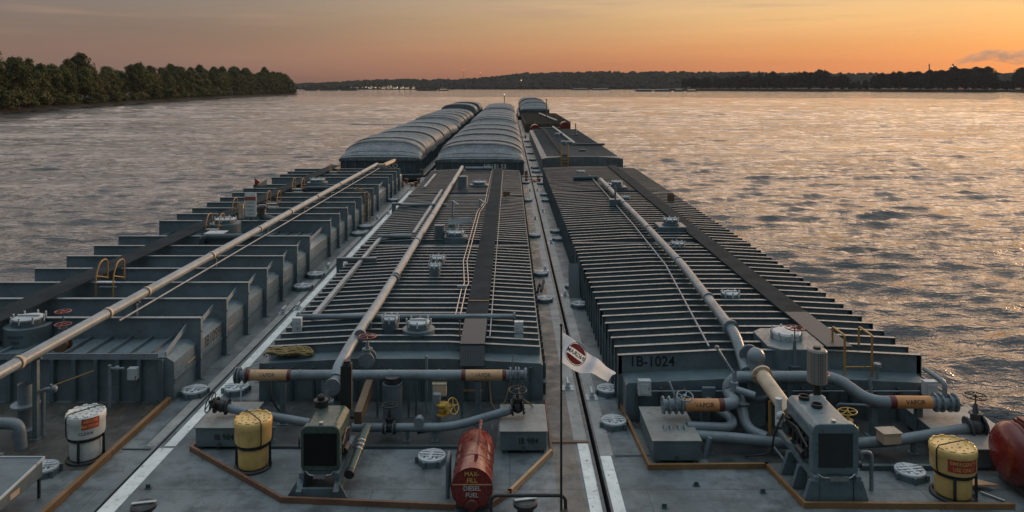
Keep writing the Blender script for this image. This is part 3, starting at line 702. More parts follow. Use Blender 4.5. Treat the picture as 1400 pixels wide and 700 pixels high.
ysC = [y for y in [22.75 + .585 * k for k in range(82)] if not (36.3 < y < 37.4 or 53.6 < y < 54.6)]
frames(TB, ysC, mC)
for yb in (36.8, 54.1):
    m = MB(); m.box(TX0 + .05, TX1 - .05, yb - .02, yb + .35, RF - .05, RF + .30); m.build('bulkhead_box', 'steel_dark', TB)
# front wall stiffeners
m = MB()
for k in range(13):
    x = TX0 + .35 + k * .62; m.cut(); m.box(x - .03, x + .03, 21.93, 22.045, .02, RF - .08)
m.each('wall_stiffener', 'steel_dark', TB)
m = MB(); m.box(TX0 - .12, TX0 + .0, 22.0, 71, .5, .515); m.box(TX1, TX1 + .1, 22.0, 71, .5, .515)
for k in range(80):
    y = 22.4 + k * .6; m.box(TX0 - .1, TX0 - .001, y - .01, y + .01, .01, RF - .1); m.box(TX1 + .001, TX1 + .1, y - .01, y + .01, .01, RF - .1)
m.build('side_webs', 'steel_dark', TB)
# stripes
def stripe(t, x0, x1, y0, y1, mat='stripe'): MB().add([(x0, y0, .004), (x1, y0, .004), (x1, y1, .004), (x0, y1, .004)], [(0, 1, 2, 3)]).build('deck_stripe', mat, t)
stripe(TB, 1.70, 1.99, YF + .05, 19.35); stripe(TB, 1.62, 1.97, 19.5, 30, 'stripe_old'); stripe(TB, 1.62, 1.97, 30.1, 71, 'stripe_old')
stripe(TB, SEAM_L + .05, SEAM_L + .42, YF + .05, 19.1); stripe(TB, SEAM_L + .14, SEAM_L + .42, 19.2, 66)
m = MB(); m.box(SEAM_R - .12, SEAM_R - .05, YF + .05, YB, .0, .035); m.build('hull_rim', 'steel_dark', TB)
m = MB(); m.box(1.0, SEAM_R - .05, 19.36, 19.46, .001, .03); m.build('deck_seam', 'brown', TB)
# spill coaming
def coaming(t, pts, mat='orange', h=.12, w=.07):
    m = MB()
    for a, b in zip(pts, pts[1:]): m.bar((a[0], a[1], h / 2 + .002), (b[0], b[1], h / 2 + .002), w, h)
    for a in pts: m.box(a[0] - w * .56, a[0] + w * .56, a[1] - w * .56, a[1] + w * .56, .001, h + .006)
    m.build('spill_coaming', mat, t)
MB().add([(-7.75, 19.14, .003), (-.35, 19.14, .003), (-.3, 20.5, .003), (1.0, 20.6, .003), (1.0, 22.04, .003), (-7.9, 22.04, .003)], [(0, 1, 2, 3, 4, 5)]).build('oily_shade_patch', 'deck_oily_shade', TB)  # dirty deck sheet, darkened to paint shade below the headers too
MB().add([(1.05, YF + .1, .003), (1.62, YF + .1, .003), (1.62, 72, .003), (1.05, 72, .003)], [(0, 1, 2, 3)]).build('worn_walkway', 'deck_worn', TB)
coaming(TB, [(-7.85, 20.5), (-7.85, 18.95), (-4.93, 16.62), (-.5, 16.28), (.0, 16.9)], 'brown'); coaming(TB, [(.0, 16.9), (1.0, 18.75)], 'tan'); coaming(TB, [(1.02, 18.85), (1.02, 21.9)], 'brown', .1, .05)
m = MB(); m.box(-6.0, -.4, 19.05, 19.12, .001, .07); m.build('deck_angle', 'steel_dark', TB)
# vapour header
def vapor_text(parent, x, y, z, r, s='VAPOR', xd=(1, 0, 0), size=.13):
    xd = Vector(xd).normalized(); fr = Vector((xd.y, -xd.x, 0))
    def fn(u, v): a = v / r + .35; return Vector((x, y, z)) + xd * u + fr * math.cos(a) * (r + .004) + Vector((0, 0, 1)) * math.sin(a) * (r + .004)
    lettering(s, size, 'letter_black', parent, fn)
HY, HZ = 20.5, 1.29
m = MB(); m.cyl((-7.0, HY, HZ), (.0, HY, HZ), .135, 20); hdr = m.build('vapor_header', 'pipe', TB)
for x in (-5.6, -3.2, -1.9): m = MB().cyl((x - .02, HY, HZ), (x + .02, HY, HZ), .148, 20); m.build('weld_ring', 'pipe', hdr)
for a, b_ in ((-6.95, -5.93), (-1.17, -.2)):
    MB().cyl((a, HY, HZ), (b_, HY, HZ), .141, 20).build('color_band', 'tan', hdr)
for a in (-7.02, -5.93, -1.29, -.2): MB().cyl((a, HY, HZ), (a + .1, HY, HZ), .144, 20).build('color_ring', 'darkred', hdr)
vapor_text(hdr, -6.45, HY, HZ, .141); vapor_text(hdr, -.72, HY, HZ, .141)
m = MB()
for x in (-7.05, -7.22, -7.3): m.flange((x, HY, HZ), (1, 0, 0), .21, .035)
m.cyl((-7.3, HY, HZ), (-7.0, HY, HZ), .12); m.cut()
for x in (.02, .16, .24): m.flange((x, HY, HZ), (1, 0, 0), .21, .035)
m.cyl((0, HY, HZ), (.42, HY, HZ), .13); m.flange((.42, HY, HZ), (1, 0, 0), .19, .06); m.cyl((.08, HY, HZ + .15), (.08, HY, HZ + .55), .012, 6)
m.each('pipe_flange', 'pipe', hdr)
for x in (-6.05, -3.25, -.85): post(TB, x, HY, 0, HZ - .15, .14)
# header riser + long liquid line over the trunk
m = MB(); m.tube(fillet([(-4.62, HY - .1, HZ - .02), (-4.62, HY + .2, HZ + .15), (-4.55, 22.0, 1.62), (-4.42, 26, 1.72), (-4.34, 45, 1.74), (-4.3, 69, 1.74)], .3), .15, 16); mainp = m.build('cargo_pipe', 'pipe_light', TB)
m = MB()
for y in (22.4, 29.0, 29.3, 36, 43, 50, 58, 65): m.cut(); m.cyl((-4.36, y - .04, 1.73), (-4.36, y + .04, 1.73), .18, 18)
m.each('pipe_clamp', 'pipe', mainp)
m = MB(); m.cyl((-4.62, HY - .5, HZ - .12), (-4.62, HY - .1, HZ - .06), .14); m.flange((-4.62, HY - .5, HZ - .12), (0, 1, 0), .22, .05, 10); m.build('blind_flange', 'pipe', TB)
for y in (24, 30, 37, 44, 51, 58, 64): post(TB, -4.38, y, RF + .1, 1.58, .09)
# long channel cover strips
def channel(t, x, y0, y1, z=1.42, w=.16, x1=None):
    m = MB(); m.bar((x, y0, z), (x if x1 is None else x1, y1, z), w, .14)
    for k in range(int((y1 - y0) / 3) + 1): yy = y0 + .3 + k * 3; m.box(x - .05, x + .05, yy, yy + .06, RF, z - .06)
    return m.build('stripping_line', 'pipe_light', t)
channel(TB, -6.45, 25.2, 38.2); channel(TB, -4.95, 39.5, 56.0); channel(TB, -6.4, 57.5, 66)
m = MB(); m.cyl((-6.9, 25.0, 1.5), (.15, 25.0, 1.5), .09, 14); m.flange((.15, 25, 1.5), (1, 0, 0), .15, .05); m.flange((-6.9, 25, 1.5), (1, 0, 0), .15, .05); m.cut(); m.cyl((-6.6, 38.4, 1.5), (-4.9, 38.4, 1.5), .11, 12); m.cut(); m.cyl((-6.9, 48.6, 1.5), (-4.0, 48.6, 1.5), .09, 12)
m.cut(); m.cyl((-4.0, 69.0, 1.62), (-1.6, 69.0, 1.62), .16, 14); m.each('cross_pipe', 'pipe', TB)
# cable rails beside the catwalk
m = MB()
for dx in (0, .16): m.tube([(-1.78 + dx, 25, 1.52), (-1.78 + dx, 28.5, 1.55), (-1.72 + dx, 29, 1.55), (-2.0 + dx, 33, 1.5), (-1.95 + dx, 46, 1.5), (-1.62 + dx, 50, 1.5), (-1.6 + dx, 68, 1.5)], .022, 6)
m.build('cable_conduit', 'metal', TB)
m = MB(); m.tube([(-.6, 23, 1.5), (-.6, 45, 1.5), (-.62, 69, 1.5)], .018, 6); m.box(-1.95, -1.6, 28.4, 28.55, 1.5, 1.62); m.build('cable_guide', 'pipe_light', TB)
# catwalk
m = MB(); m.box(-1.45, -.72, 22.9, 69.8, 1.50, 1.54); cw = m.build('catwalk', 'catwalk', TB)
m = MB(); m.box(-1.44, -.73, 22.2, 24.6, 1.545, 1.56); m.bar((-1.08, 22.2, 1.5), (-1.08, 21.9, 1.02), .7, .03); m.build('grating', 'grate', cw)
m = MB(); m.box(-1.46, -.71, 22.05, 22.2, 1.06, 1.14); m.box(-1.4, -.76, 21.88, 21.92, .3, .34); m.box(-1.4, -.76, 21.88, 21.92, .65, .69); m.box(-1.45, -.72, 26.6, 26.7, 1.55, 1.57); m.cyl((-1.5, 23, 1.5), (-1.5, 23, 2.0), .02, 6); m.build('step_edge', 'orange', cw)
# domes and fittings on the trunk
dome(TB, -2.82, 23.75, RF + .1, .50, .38, .34)
dome(TB, -3.75, 24.1, RF + .1, .26, .38, .24, 'butterworth_hatch', False); dome(TB, -3.0, 30.7, RF + .1, .22, .5, .22, 'butterworth_hatch', False)
dome(TB, -3.1, 41.3, RF + .1, .24, .35, .2, 'butterworth_hatch', False); dome(TB, -2.95, 38.3, RF + .1, .24, .35, .2, 'butterworth_hatch', False)
dome(TB, -2.7, 38.2, RF + .1, .62, .42, .42, txt=False); dome(TB, -2.3, 58.3, RF + .1, .75, .42, .5, txt=False); dome(TB, -3.1, 33, RF + .1, .3, .3, .3, 'butterworth_hatch', False)
for (x, y, r, h) in ((-3.5, 38.3, .27, .95), (-3.5, 57.0, .38, 1.2)): MB().solid([(r, 0), (r, h), (.001, h + .02)], (0, 0, 0), 20).build('vent_cowl', 'steel', TB, loc=(x, y, RF + .1))
for (x, y, z) in ((-3.35, 45.0, 2.3), (-1.85, 47.5, 2.0)):
    m = MB(); m.cyl((x, y, RF), (x, y, z), .07, 10); m.bar((x, y, z), (x + .35, y - .3, z - .2), .12, .05); m.build('vent_post', 'pipe_light', TB)
m = MB(); m.cyl((-2.6, 38.6, RF + .5), (-2.6, 38.6, 2.1), .03, 6); m.bar((-3.1, 38.6, 2.18), (-1.9, 38.6, 2.3), .03, .28); m.build('sign_board', 'lid', TB)
m = MB(); m.box(-.45, .0, 52.2, 52.26, 1.5, 1.85); m.build('sign_board', 'brown', TB)
for (x, y) in ((-6.75, 24.4), (.28, 24.0)):
    m = MB(); m.box(x - .14, x + .14, y - .1, y + .1, RF, RF + .62); m.box(x - .1, x + .1, y - .115, y - .101, RF + .34, RF + .55); m.build('light_box', 'lid', TB, bev=.01)
for (x, y) in ((-7.4, 33.4), (-7.4, 49)):
    m = MB(); m.box(x - .12, x + .12, y - .12, y + .12, 0, 1.5); m.box(x - .12, x + 1.6, y - .1, y + .1, 1.4, 1.55); m.build('tank_gauge_bracket', 'steel', TB)
# deck fittings
for (x, y) in ((1.45, 32.1), (1.47, 36.5), (1.47, 45.8), (1.4, 60), (1.46, 71)): hatch(TB, x, y, 0, .2)
hatch(TB, -1.87, 18.4, 0, -.1, 1.0); hatch(TB, -8.05, 22.6, 0, .1, 1.05)
for y in (22.9, 37.5, 52, 66): cleat(TB, 1.72, y)
for y in (31, 39, 54): cleat(TB, -8.55, y)
# pump-room gear in front of the trunk
m = MB(); m.solid([(.26, 0), (.26, 1.17), (.22, 1.17), (.22, 1.0)], (-3.1, 20.3, 0), 24); m.build('sump_cylinder', 'steel', TB)
MB().solid([(.2, 1.05), (.2, 1.33), (.001, 1.331)], (-3.1, 20.3, 0), 20).build('pump_motor', 'black', TB)
m = MB(); m.tube(fillet([(-7.35, 19.6, .83), (-6.9, 19.6, .72), (-4.9, 19.5, .42)], .2), .105, 14); lh = m.build('liquid_header', 'pipe', TB)
vapor_text(lh, -5.35, 19.48, .50, .11, 'NO TRIPS', (1, 0, 0), .10).__class__ if False else None
m = MB(); m.tube(fillet([(-4.0, 19.5, .34), (-1.5, 19.5, .34), (.02, 19.5, .78)], .5), .105, 14); m.flange((-3.15, 19.5, .34), (1, 0, 0), .17, .04); m.flange((-2.95, 19.5, .34), (1, 0, 0), .17, .04); m.cyl((-2.3, 19.5, .34), (-2.3, 19.5, .53), .1, 12); m.cyl((-2.3, 19.4, .5), (-2.3, 19.6, .5), .12, 12)
m.build('liquid_header', 'pipe', TB)
valve(TB, (.2, 19.55, .84), (1, 0, .1), .13, (0, -.1, 1), .22, 'black', 'black', .45)
valve(TB, (-7.35, 19.6, .85), (1, 0, -.15), .13, (-.55, -.35, .35), .25, 'black', 'black', .32)
valve(TB, (-3.05, 19.5, .36), (1, 0, 0), .12, (0, 0, 1), .2, 'black', 'black', .55)
valve(TB, (-1.75, 19.95, .62), (0, 0, 1), .11, (.75, -.5, .4), .2, 'yellow_valve', 'yellow_valve', .38)
MB().cyl((-1.95, 20.0, 0), (-1.9, 20.0, 1.0), .11, 12).build('drain_pipe', 'pipe', TB)
valve(TB, (-3.95, 21.3, 1.45), (0, 1, 0), .14, (.0, 0, 1), .24, 'wheel_red', 'pipe', .62)
for x, z in ((-6.05, .32), (-1.9, .3), (-2.6, .3)): post(TB, x, 19.5, 0, z, .09)
box_on_post(TB, -1.86, 20.35, .82, .36, .30, 'tan_light')
for x in (-3.6, -2.75, -2.55, -1.3): post(TB, x, 20.9, 0, 1.1, .06, 'steel', 'conduit_post')
m = MB(); m.tube(fillet([(-2.3, 21.2, 0), (-2.3, 21.2, 1.55), (-2.3, 21.0, 1.6)], .1), .035, 8); m.tube(fillet([(-5.2, 21.4, 0), (-5.2, 21.4, 1.0), (-4.4, 21.4, 1.0), (-4.4, 21.4, .2)], .1), .04, 8); m.build('small_pipe', 'pipe', TB)
m = MB(); m.prism([(18.75, .75), (18.75, 1.05), (20.3, 1.25), (20.3, .9)], -3.80, -3.62, 'x'); m.build('shaft_guard', 'tan_dark', TB)
m = MB(); m.tube(fillet([(-4.75, 20.0, 1.1), (-4.75, 20.0, .7), (-4.75, 19.8, .3)], .1), .08, 10); m.flange((-4.75, 20.0, .8), (0, 0, 1), .16, .05); m.build('drop_pipe', 'pipe', TB)
lettering('BOW', .2, 'letter_black', TB, plane_fn((-6.3, 22.04, .75), (1, 0, 0), (0, 0, 1)))
def chain_loop(t, pts, name='mooring_line', mat='black', r=.02): MB().tube(fillet(pts, .1), r, 6).build(name, mat, t)
m = MB(); m.tube([(-7.2, 21.5, 1.0), (-7.35, 21.0, .75), (-7.25, 20.7, .3), (-7.1, 20.5, .05)], .02, 6); m.tube([(-7.1, 22.0, 1.1), (-7.35, 21.4, 1.15), (-7.3, 20.6, 1.3)], .02, 6); m.build('hose', 'pipe_light', TB)

m = MB(); m.tube(fillet([(-6.6, 21.2, 1.05), (-6.5, 20.9, .5), (-6.2, 20.9, .04), (-5.2, 20.6, .04), (-4.9, 21.0, .04), (-4.2, 20.8, .04)], .3), .03, 7); m.build('hose', 'black', TB)
m = MB(); m.tube(fillet([(-2.4, 19.9, .04), (-1.4, 20.4, .04), (-.9, 20.9, .04), (.2, 20.9, .04), (.5, 21.6, .04)], .4), .035, 7); m.build('hose', 'black', TB)
m = MB(); m.tube([(-.55, 20.5, 1.15), (-.5, 20.4, .6), (-.3, 20.3, .35), (-.1, 20.4, .7), (0, 20.5, 1.1)], .018, 6); m.cut(); m.tube([(.2, 20.4, 1.1), (.3, 20.2, .8), (.5, 20.0, .75), (.6, 20.2, .58)], .018, 6); m.each('hanging_line', 'rope', TB)
m = MB()
for (x, y) in ((-8.1, 17.2), (-6.9, 15.3), (-3.2, 15.6), (-2.0, 15.3), (-.9, 18.6), (-4.9, 18.9), (-7.9, 16.0)): m.cut(); m.box(x - .05, x + .05, y - .012, y + .012, .0045, .09); m.box(x - .08, x + .08, y - .05, y + .05, .0045, .012)
m.each('pad_eye', 'steel_dark', TB)
m = MB()
for x in (-5.5, -4.9, -1.6, -.6, .3): m.cut(); m.cyl((x, 22.0, .05), (x, 21.85, .9), .022, 6)
m.each('small_drain_pipe', 'steel', TB)
# ---- right barge
TR = thing('tank_barge', 'grey tank barge right of the near row, with close ribs and stencil 1B-1024', 'barge', (7.5, YF, 0), 'tank barges of the near row')
RX0, RX1 = SEAM_R + .05, 12.8
hull(TR, RX0, RX1, YF, YB)
QX0, QX1, QZ = 3.02, 11.5, .98
trunk(TR, QX0 + .12, QX1 - .12, 20.75, 71.2, QZ, .12)
def frame_mesh_R():
    m = frame_mesh(QX0, QX1, QZ, .5, .14, .125)
    for sx, s in ((QX0, 1), (QX1, -1)):       # the web runs down the trunk side to the deck
        xa, xb = sorted((sx, sx + s * .115)); m.box(xa, xb, -.007, .007, .003, QZ + .49); xa, xb = sorted((sx, sx + s * .012)); m.box(xa, xb, -.05, .05, .003, QZ + .5)
    return m
ysR = [y for y in [21.5 + .72 * k for k in range(69)] if not (36.2 < y < 37.3 or 53.3 < y < 54.6)]
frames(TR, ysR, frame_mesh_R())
for yb in (36.7, 54.0): MB().box(QX0, QX1, yb - .02, yb + .3, QZ - .05, QZ + .52).build('bulkhead_box', 'steel_dark', TR)
m = MB()
for k in range(13): x = QX0 + .4 + k * .64; m.cut(); m.box(x - .03, x + .03, 20.62, 20.745, .02, QZ - .1)
m.each('wall_stiffener', 'steel_dark', TR)
lettering('1B-1024', .40, 'letter_black', TR, plane_fn((3.98, 21.487, 1.29), (1, 0, 0), (0, 0, 1)), sx=.95)
stripe(TR, 2.19, 2.46, YF + .05, 18.7); stripe(TR, 2.19, 2.52, 18.72, 30, 'stripe_old'); stripe(TR, 2.19, 2.52, 30.1, 72, 'stripe_old')
m = MB(); m.box(RX0 + .001, RX0 + .05, YF + .05, YB, 0, .035); m.box(RX1 - .08, RX1 - .001, YF + .05, YB, 0, .04); m.box(2.56, 3.4, 18.68, 18.73, .001, .02); m.build('hull_rim', 'steel_dark', TR)
MB().add([(3.3, 20.2, .003), (4.7, 20.2, .003), (4.75, 18.35, .003), (12.6, 18.3, .003), (12.7, 20.74, .003), (3.15, 20.74, .003)], [(0, 1, 2, 3, 4, 5)]).build('oily_shade_patch', 'deck_oily_shade', TR)  # grimy sheet with painted shade beneath the manifold
coaming(TR, [(3.1, 21.6), (3.28, 18.05), (6.05, 18.1)], 'orange'); coaming(TR, [(6.05, 18.1), (6.3, 16.4), (10.7, 16.35)], 'orange'); m = MB(); m.prism([(9.9, 17.1), (10.9, 17.1), (10.05, 17.7)], .09, .13, 'z'); m.build('coaming_corner_plate', 'tan', TR)
# pipes over the trunk
m = MB(); m.tube(fillet([(6.35, 20.6, 1.35), (6.45, 22, 1.9), (6.8, 30, 1.95), (6.88, 40, 1.95), (6.85, 58, 1.95)], .5), .155, 16); mp_ = m.build('cargo_pipe', 'pipe', TR)
m = MB()
for y, x in ((22.6, 6.48), (25.6, 6.62), (31, 6.81), (38, 6.86), (46, 6.86), (53, 6.85)): m.cut(); m.cyl((x, y - .04, 1.95), (x, y + .04, 1.95), .185, 18)
m.cut(); m.flange((6.47, 22.5, 1.92), (0, 1, .05), .24, .05); m.each('pipe_clamp', 'pipe_light', mp_)
m = MB(); m.tube([(5.55, 21.4, 1.75), (6.3, 31, 1.78), (6.45, 40, 1.78), (6.5, 63, 1.75)], .03, 8); m.build('small_pipe', 'pipe_light', TR)
m = MB(); m.cyl((5.0, 60.5, 1.75), (6.9, 60.5, 1.8), .2, 14); m.build('cross_pipe', 'steel_dark', TR)
for y, x in ((24, 6.6), (30, 6.8), (37, 6.86), (44, 6.86), (51, 6.85)): post(TR, x, y, QZ, 1.8, .09)
# catwalk
m = MB(); m.prism([(8.85, 22.0), (9.62, 22.0), (9.80, 71.0), (9.0, 71.0)], 1.66, 1.70, 'z'); cw = m.build('catwalk', 'catwalk', TR)
m = MB(); m.box(8.87, 9.60, 21.5, 24.8, 1.705, 1.72); m.build('grating', 'grate', cw)
# ladder with rails
m = MB()
for x in (9.2, 9.95):
    m.cyl((x, 21.1, .02), (x, 21.1, 2.15), .032, 8); m.tube(fillet([(x, 21.1, 1.5), (x, 21.1, 2.15), (x, 21.9, 2.15), (x, 21.9, 1.6)], .08), .03, 8)
for k in range(4): m.cyl((9.2, 21.1, .3 + k * .33), (9.95, 21.1, .3 + k * .33), .022, 8)
m.build('ladder', 'yellow_rail', TR)
# expansion trunk with white lid
m = MB(); m.prism([(7.55, 21.3), (8.55, 21.3), (8.85, 21.6), (8.85, 22.9), (8.55, 23.2), (7.55, 23.2), (7.25, 22.9), (7.25, 21.6)], QZ, 1.70, 'z'); ex = m.build('expansion_trunk', 'steel', TR, bev=.02)
m = MB(); m.solid([(.42, 1.70), (.42, 1.84), (.38, 1.89), (.001, 1.91)], (8.05, 22.35, 0), 30)
for k in range(8): a = k * PI / 4; m.cyl((8.05 + math.cos(a) * .45, 22.35 + math.sin(a) * .45, 1.705), (8.05 + math.cos(a) * .45, 22.35 + math.sin(a) * .45, 1.94), .03, 6)
m.build('lid', 'lid', ex)
for (x, y, r) in ((7.75, 27.0, .32), (7.8, 35.6, .32), (7.45, 57.5, .4), (6.1, 66, .4), (7.6, 50.5, .3)): dome(TR, x, y, QZ + .1, r, .45, r * .9, 'butterworth_hatch', False)
m = MB(); m.box(7.6, 9.0, 39.0, 40.4, QZ, 1.85); m.build('expansion_trunk', 'steel', TR, bev=.03); dome(TR, 8.3, 39.6, 1.7, .45, .25, .36, txt=False)
m = MB(); m.box(7.1, 8.4, 54.8, 56, QZ, 1.8); m.build('expansion_trunk', 'steel', TR, bev=.03); dome(TR, 7.7, 55.3, 1.7, .45, .25, .36, txt=False)
m = MB(); m.cyl((6.45, 47, QZ), (6.45, 47, 2.9), .06, 8); m.box(6.1, 6.9, 46.8, 47.3, 1.7, 2.1); m.box(6.3, 6.6, 46.6, 46.8, QZ, 1.6); m.build('vent_post', 'steel', TR)
m = MB(); m.box(10.3, 10.75, 50.2, 50.26, 1.5, 1.95); m.build('sign_board', 'brown', TR)
m = MB()
for k in range(3): m.cyl((3.0 - .05, 33.7 + .0, .35 + .3 * k), (3.0 - .05, 34.0, .35 + .3 * k), .02, 6)
m.prism([(32.6, 0), (33.4, 0), (33.4, 1.3)], 2.55, 2.99, 'x'); m.build('side_bracket', 'steel_dark', TR)
for (x, y) in ((2.88, 22.5), (2.75, 20.35), (2.85, 31.3), (2.82, 34.2), (2.85, 44.8), (2.85, 47.2), (2.85, 60), (2.85, 63.2), (2.85, 70.5)): hatch(TR, x, y, 0, .1)
hatch(TR, 9.22, 17.7, 0, .15, 1.0)
for y in (22.2, 33, 44, 55, 66): cleat(TR, 2.36, y)
# manifold: vapour line
VZ = .93
m = MB(); m.tube(fillet([(4.0, 19.45, VZ), (5.45, 19.45, VZ), (5.75, 19.6, VZ), (5.75, 20.2, VZ), (5.75, 20.3, 1.1), (6.0, 20.35, 1.3), (8.4, 20.35, 1.3), (8.7, 20.2, 1.25), (9.1, 19.75, 1.0), (9.4, 19.65, .93), (11.1, 19.6, .93)], .35, 6), .15, 16); vh = m.build('vapor_header', 'pipe', TR)
MB().cyl((4.43, 19.45, VZ), (5.28, 19.45, VZ), .156, 20).build('color_band', 'orange_band', vh); MB().cyl((5.28, 19.45, VZ), (5.42, 19.45, VZ), .158, 20).build('color_ring', 'darkred', vh)
MB().cyl((9.85, 19.635, VZ), (10.75, 19.615, VZ), .156, 20).build('color_band', 'orange_band', vh); MB().cyl((9.7, 19.64, VZ), (9.85, 19.635, VZ), .158, 20).build('color_ring', 'darkred', vh)
vapor_text(vh, 4.9, 19.45, VZ, .158, size=.15); vapor_text(vh, 10.3, 19.62, VZ, .158, size=.15)
m = MB()
for x in (4.35, 4.2, 4.03, 3.88): m.flange((x, 19.45, VZ), (1, 0, 0), .22, .04)
m.cyl((3.85, 19.45, VZ), (4.4, 19.45, VZ), .14)
m.cut()
for x in (10.85, 11.0, 11.2, 11.35): m.flange((x, 19.6, VZ), (1, 0, 0), .23, .04)
m.cyl((10.8, 19.6, VZ), (11.4, 19.6, VZ), .15); m.tube(fillet([(11.1, 19.6, VZ), (11.1, 19.6, 1.45), (11.0, 20.4, 1.5)], .15), .06, 10); m.each('pipe_flange', 'pipe', vh)
m = MB(); m.wheel((4.4, 19.3, 1.22), (0, -.3, 1), .2, .018, 4); m.cyl((4.4, 19.4, 1.0), (4.4, 19.3, 1.22), .02, 6); m.tube([(4.2, 19.4, 1.1), (4.05, 19.5, 1.5)], .025, 6); m.build('handwheel', 'pipe_light', vh)
# liquid line
m = MB(); m.tube(fillet([(4.3, 18.9, .42), (5.6, 18.85, .36), (6.75, 18.8, .25), (8.4, 18.8, .26), (9.4, 18.8, .32), (11.2, 18.8, .62)], .4), .13, 16); lq = m.build('liquid_header', 'pipe', TR)
m = MB(); m.tube(fillet([(4.4, 19.1, .55), (5.5, 19.2, .45), (5.75, 19.7, .45), (5.3, 20.15, .62), (5.3, 20.5, .6)], .25), .12, 14); m.build('liquid_pipe', 'pipe', TR)
m = MB()
for x in (4.3, 4.15, 3.95, 3.8): m.flange((x, 18.92, .43), (1, 0, -.05), .21, .04)
m.cyl((3.75, 18.92, .44), (4.35, 18.92, .42), .13); m.build('pipe_flange', 'pipe', lq)
valve(TR, (11.4, 18.8, .70), (1, 0, .2), .16, (0, .0, 1), .26, 'black', 'steel_dark', .72)
m = MB(); m.cyl((6.5, 18.8, .02), (6.5, 18.8, .2), .07, 8); m.build('pipe_support', 'steel', TR)
for x in (4.9, 9.9, 10.9): post(TR, x, 18.85, 0, .28, .1)
for x in (5.0, 9.35, 10.5): post(TR, x, 19.75, 0, VZ - .17, .16)
post(TR, 7.4, 20.35, 0, 1.13, .14)
# pump column group
m = MB(); m.solid([(.26, 0), (.26, .7), (.32, .7), (.32, .76), (.22, .78), (.22, 1.15), (.34, 1.15), (.34, 1.21), (.2, 1.25)], (6.6, 20.6, 0), 26); m.ball((6.6, 20.6, 1.75), .24, 18); m.flange((6.6, 20.6, 1.35), (0, 0, 1), .3, .05, 10)
m.cyl((6.6, 20.6, 1.2), (6.6, 20.6, 1.7), .2, 18); m.flange((6.5, 20.9, 1.72), (0, 1, .1), .26, .05); m.build('pump_column', 'pipe', TR)
m = MB(); m.tube([(6.62, 20.3, 1.42), (6.75, 18.5, 1.1)], .19, 18); m.flange((6.63, 20.2, 1.4), (.05, -1, -.2), .27, .06); m.build('shaft_guard', 'tan_light', TR)
m = MB(); m.box(6.5, 6.56, 19.25, 19.31, 0, 1.1); m.cut(); m.box(7.0, 7.06, 19.25, 19.31, 0, .9); m.each('guard_post', 'yellow_rail', TR)
m = MB(); m.tube(fillet([(6.0, 20.5, .9), (6.0, 20.0, .85), (6.0, 19.5, .3), (6.4, 19.1, .25)], .3), .14, 14); m.flange((6.0, 19.9, .75), (0, .5, 1), .22, .05); m.build('liquid_pipe', 'pipe', TR)
m = MB(); m.solid([(.14, .75), (.18, .8), (.18, .95), (.1, 1.05), (.1, 1.3), (.06, 1.32), (.06, 1.55)], (5.85, 20.0, 0), 18); m.tube([(5.85, 19.9, 1.15), (6.3, 19.75, 1.05)], .09, 10); m.tube([(5.85, 20, 1.5), (5.5, 20.3, 2.05)], .03, 8); m.ball((5.47, 20.3, 2.1), .06, 8); m.build('relief_valve', 'pipe_light', TR)
valve(TR, (7.9, 21.3, .95), (0, 1, 0), .16, (0, 0, 1), .25, 'wheel_red', 'steel', 1.35)
valve(TR, (7.85, 19.6, .75), (0, 0, 1), .15, (0, -.05, 1), .26, 'wheel_red', 'steel', .95)
m = MB(); m.flange((7.85, 19.6, 1.05), (0, 0, 1), .2, .05, 8); m.build('pipe_flange', 'lid', TR)
valve(TR, (8.35, 18.9, .55), (.7, -.3, -.4), .12, (-.1, 0, 1), .22, 'yellow_valve', 'yellow_valve', .45)
m = MB(); m.box(-.22, .22, -.17, .17, 0, .25); m.box(-.25, .25, -.2, .2, .251, .28); bx = m.build('gauge_box', 'tan_light', TR, loc=(9.15, 18.55, .42), rz=.1, bev=.01)
m = MB(); m.tube(fillet([(8.05, 17.1, 0), (8.05, 17.1, .85), (7.82, 17.1, .85), (7.82, 17.1, .72)], .12), .045, 10); m.build('vent_pipe', 'pipe', TR)
m = MB(); m.bar((8.2, 18.0, .06), (13 - .6, 18.0, .06), .04, .1); m.build('deck_angle', 'steel_dark', TR)
for (x, y) in ((3.6, 20.55), (11.2, 20.5)):
    m = MB(); m.box(x - .17, x + .17, y - .1, y + .1, .75, 1.15); m.box(x - .12, x + .12, y - .13, y - .101, .8, 1.08); m.build('light_box', 'lid', TR, bev=.01)
m = MB(); m.box(5.15, 5.5, 20.5, 20.61, .55, .95); m.build('junction_box', 'steel', TR, bev=.01)
m = MB(); m.cyl((3.7, 20.6, .82), (11, 20.6, .82), .025, 6); m.cyl((10, 20.9, 0), (10, 20.9, 1.4), .05, 8); m.flange((10, 20.9, 1.42), (0, 0, 1), .1, .08, 4); m.build('conduit', 'pipe', TR)
m = MB(); m.tube([(4.7, 18.6, .0), (4.85, 18.6, .5)], .06, 8); m.tube(fillet([(6.3, 18.3, .4), (6.5, 17.9, .15), (6.75, 18.0, .25), (6.75, 18.1, .5)], .15), .03, 8); m.build('small_pipe', 'pipe', TR)
m = MB(); m.cyl((10.4, 16.95, .04), (10.7, 16.6, .04), .025, 8); m.build('pry_bar', 'metal', TR)

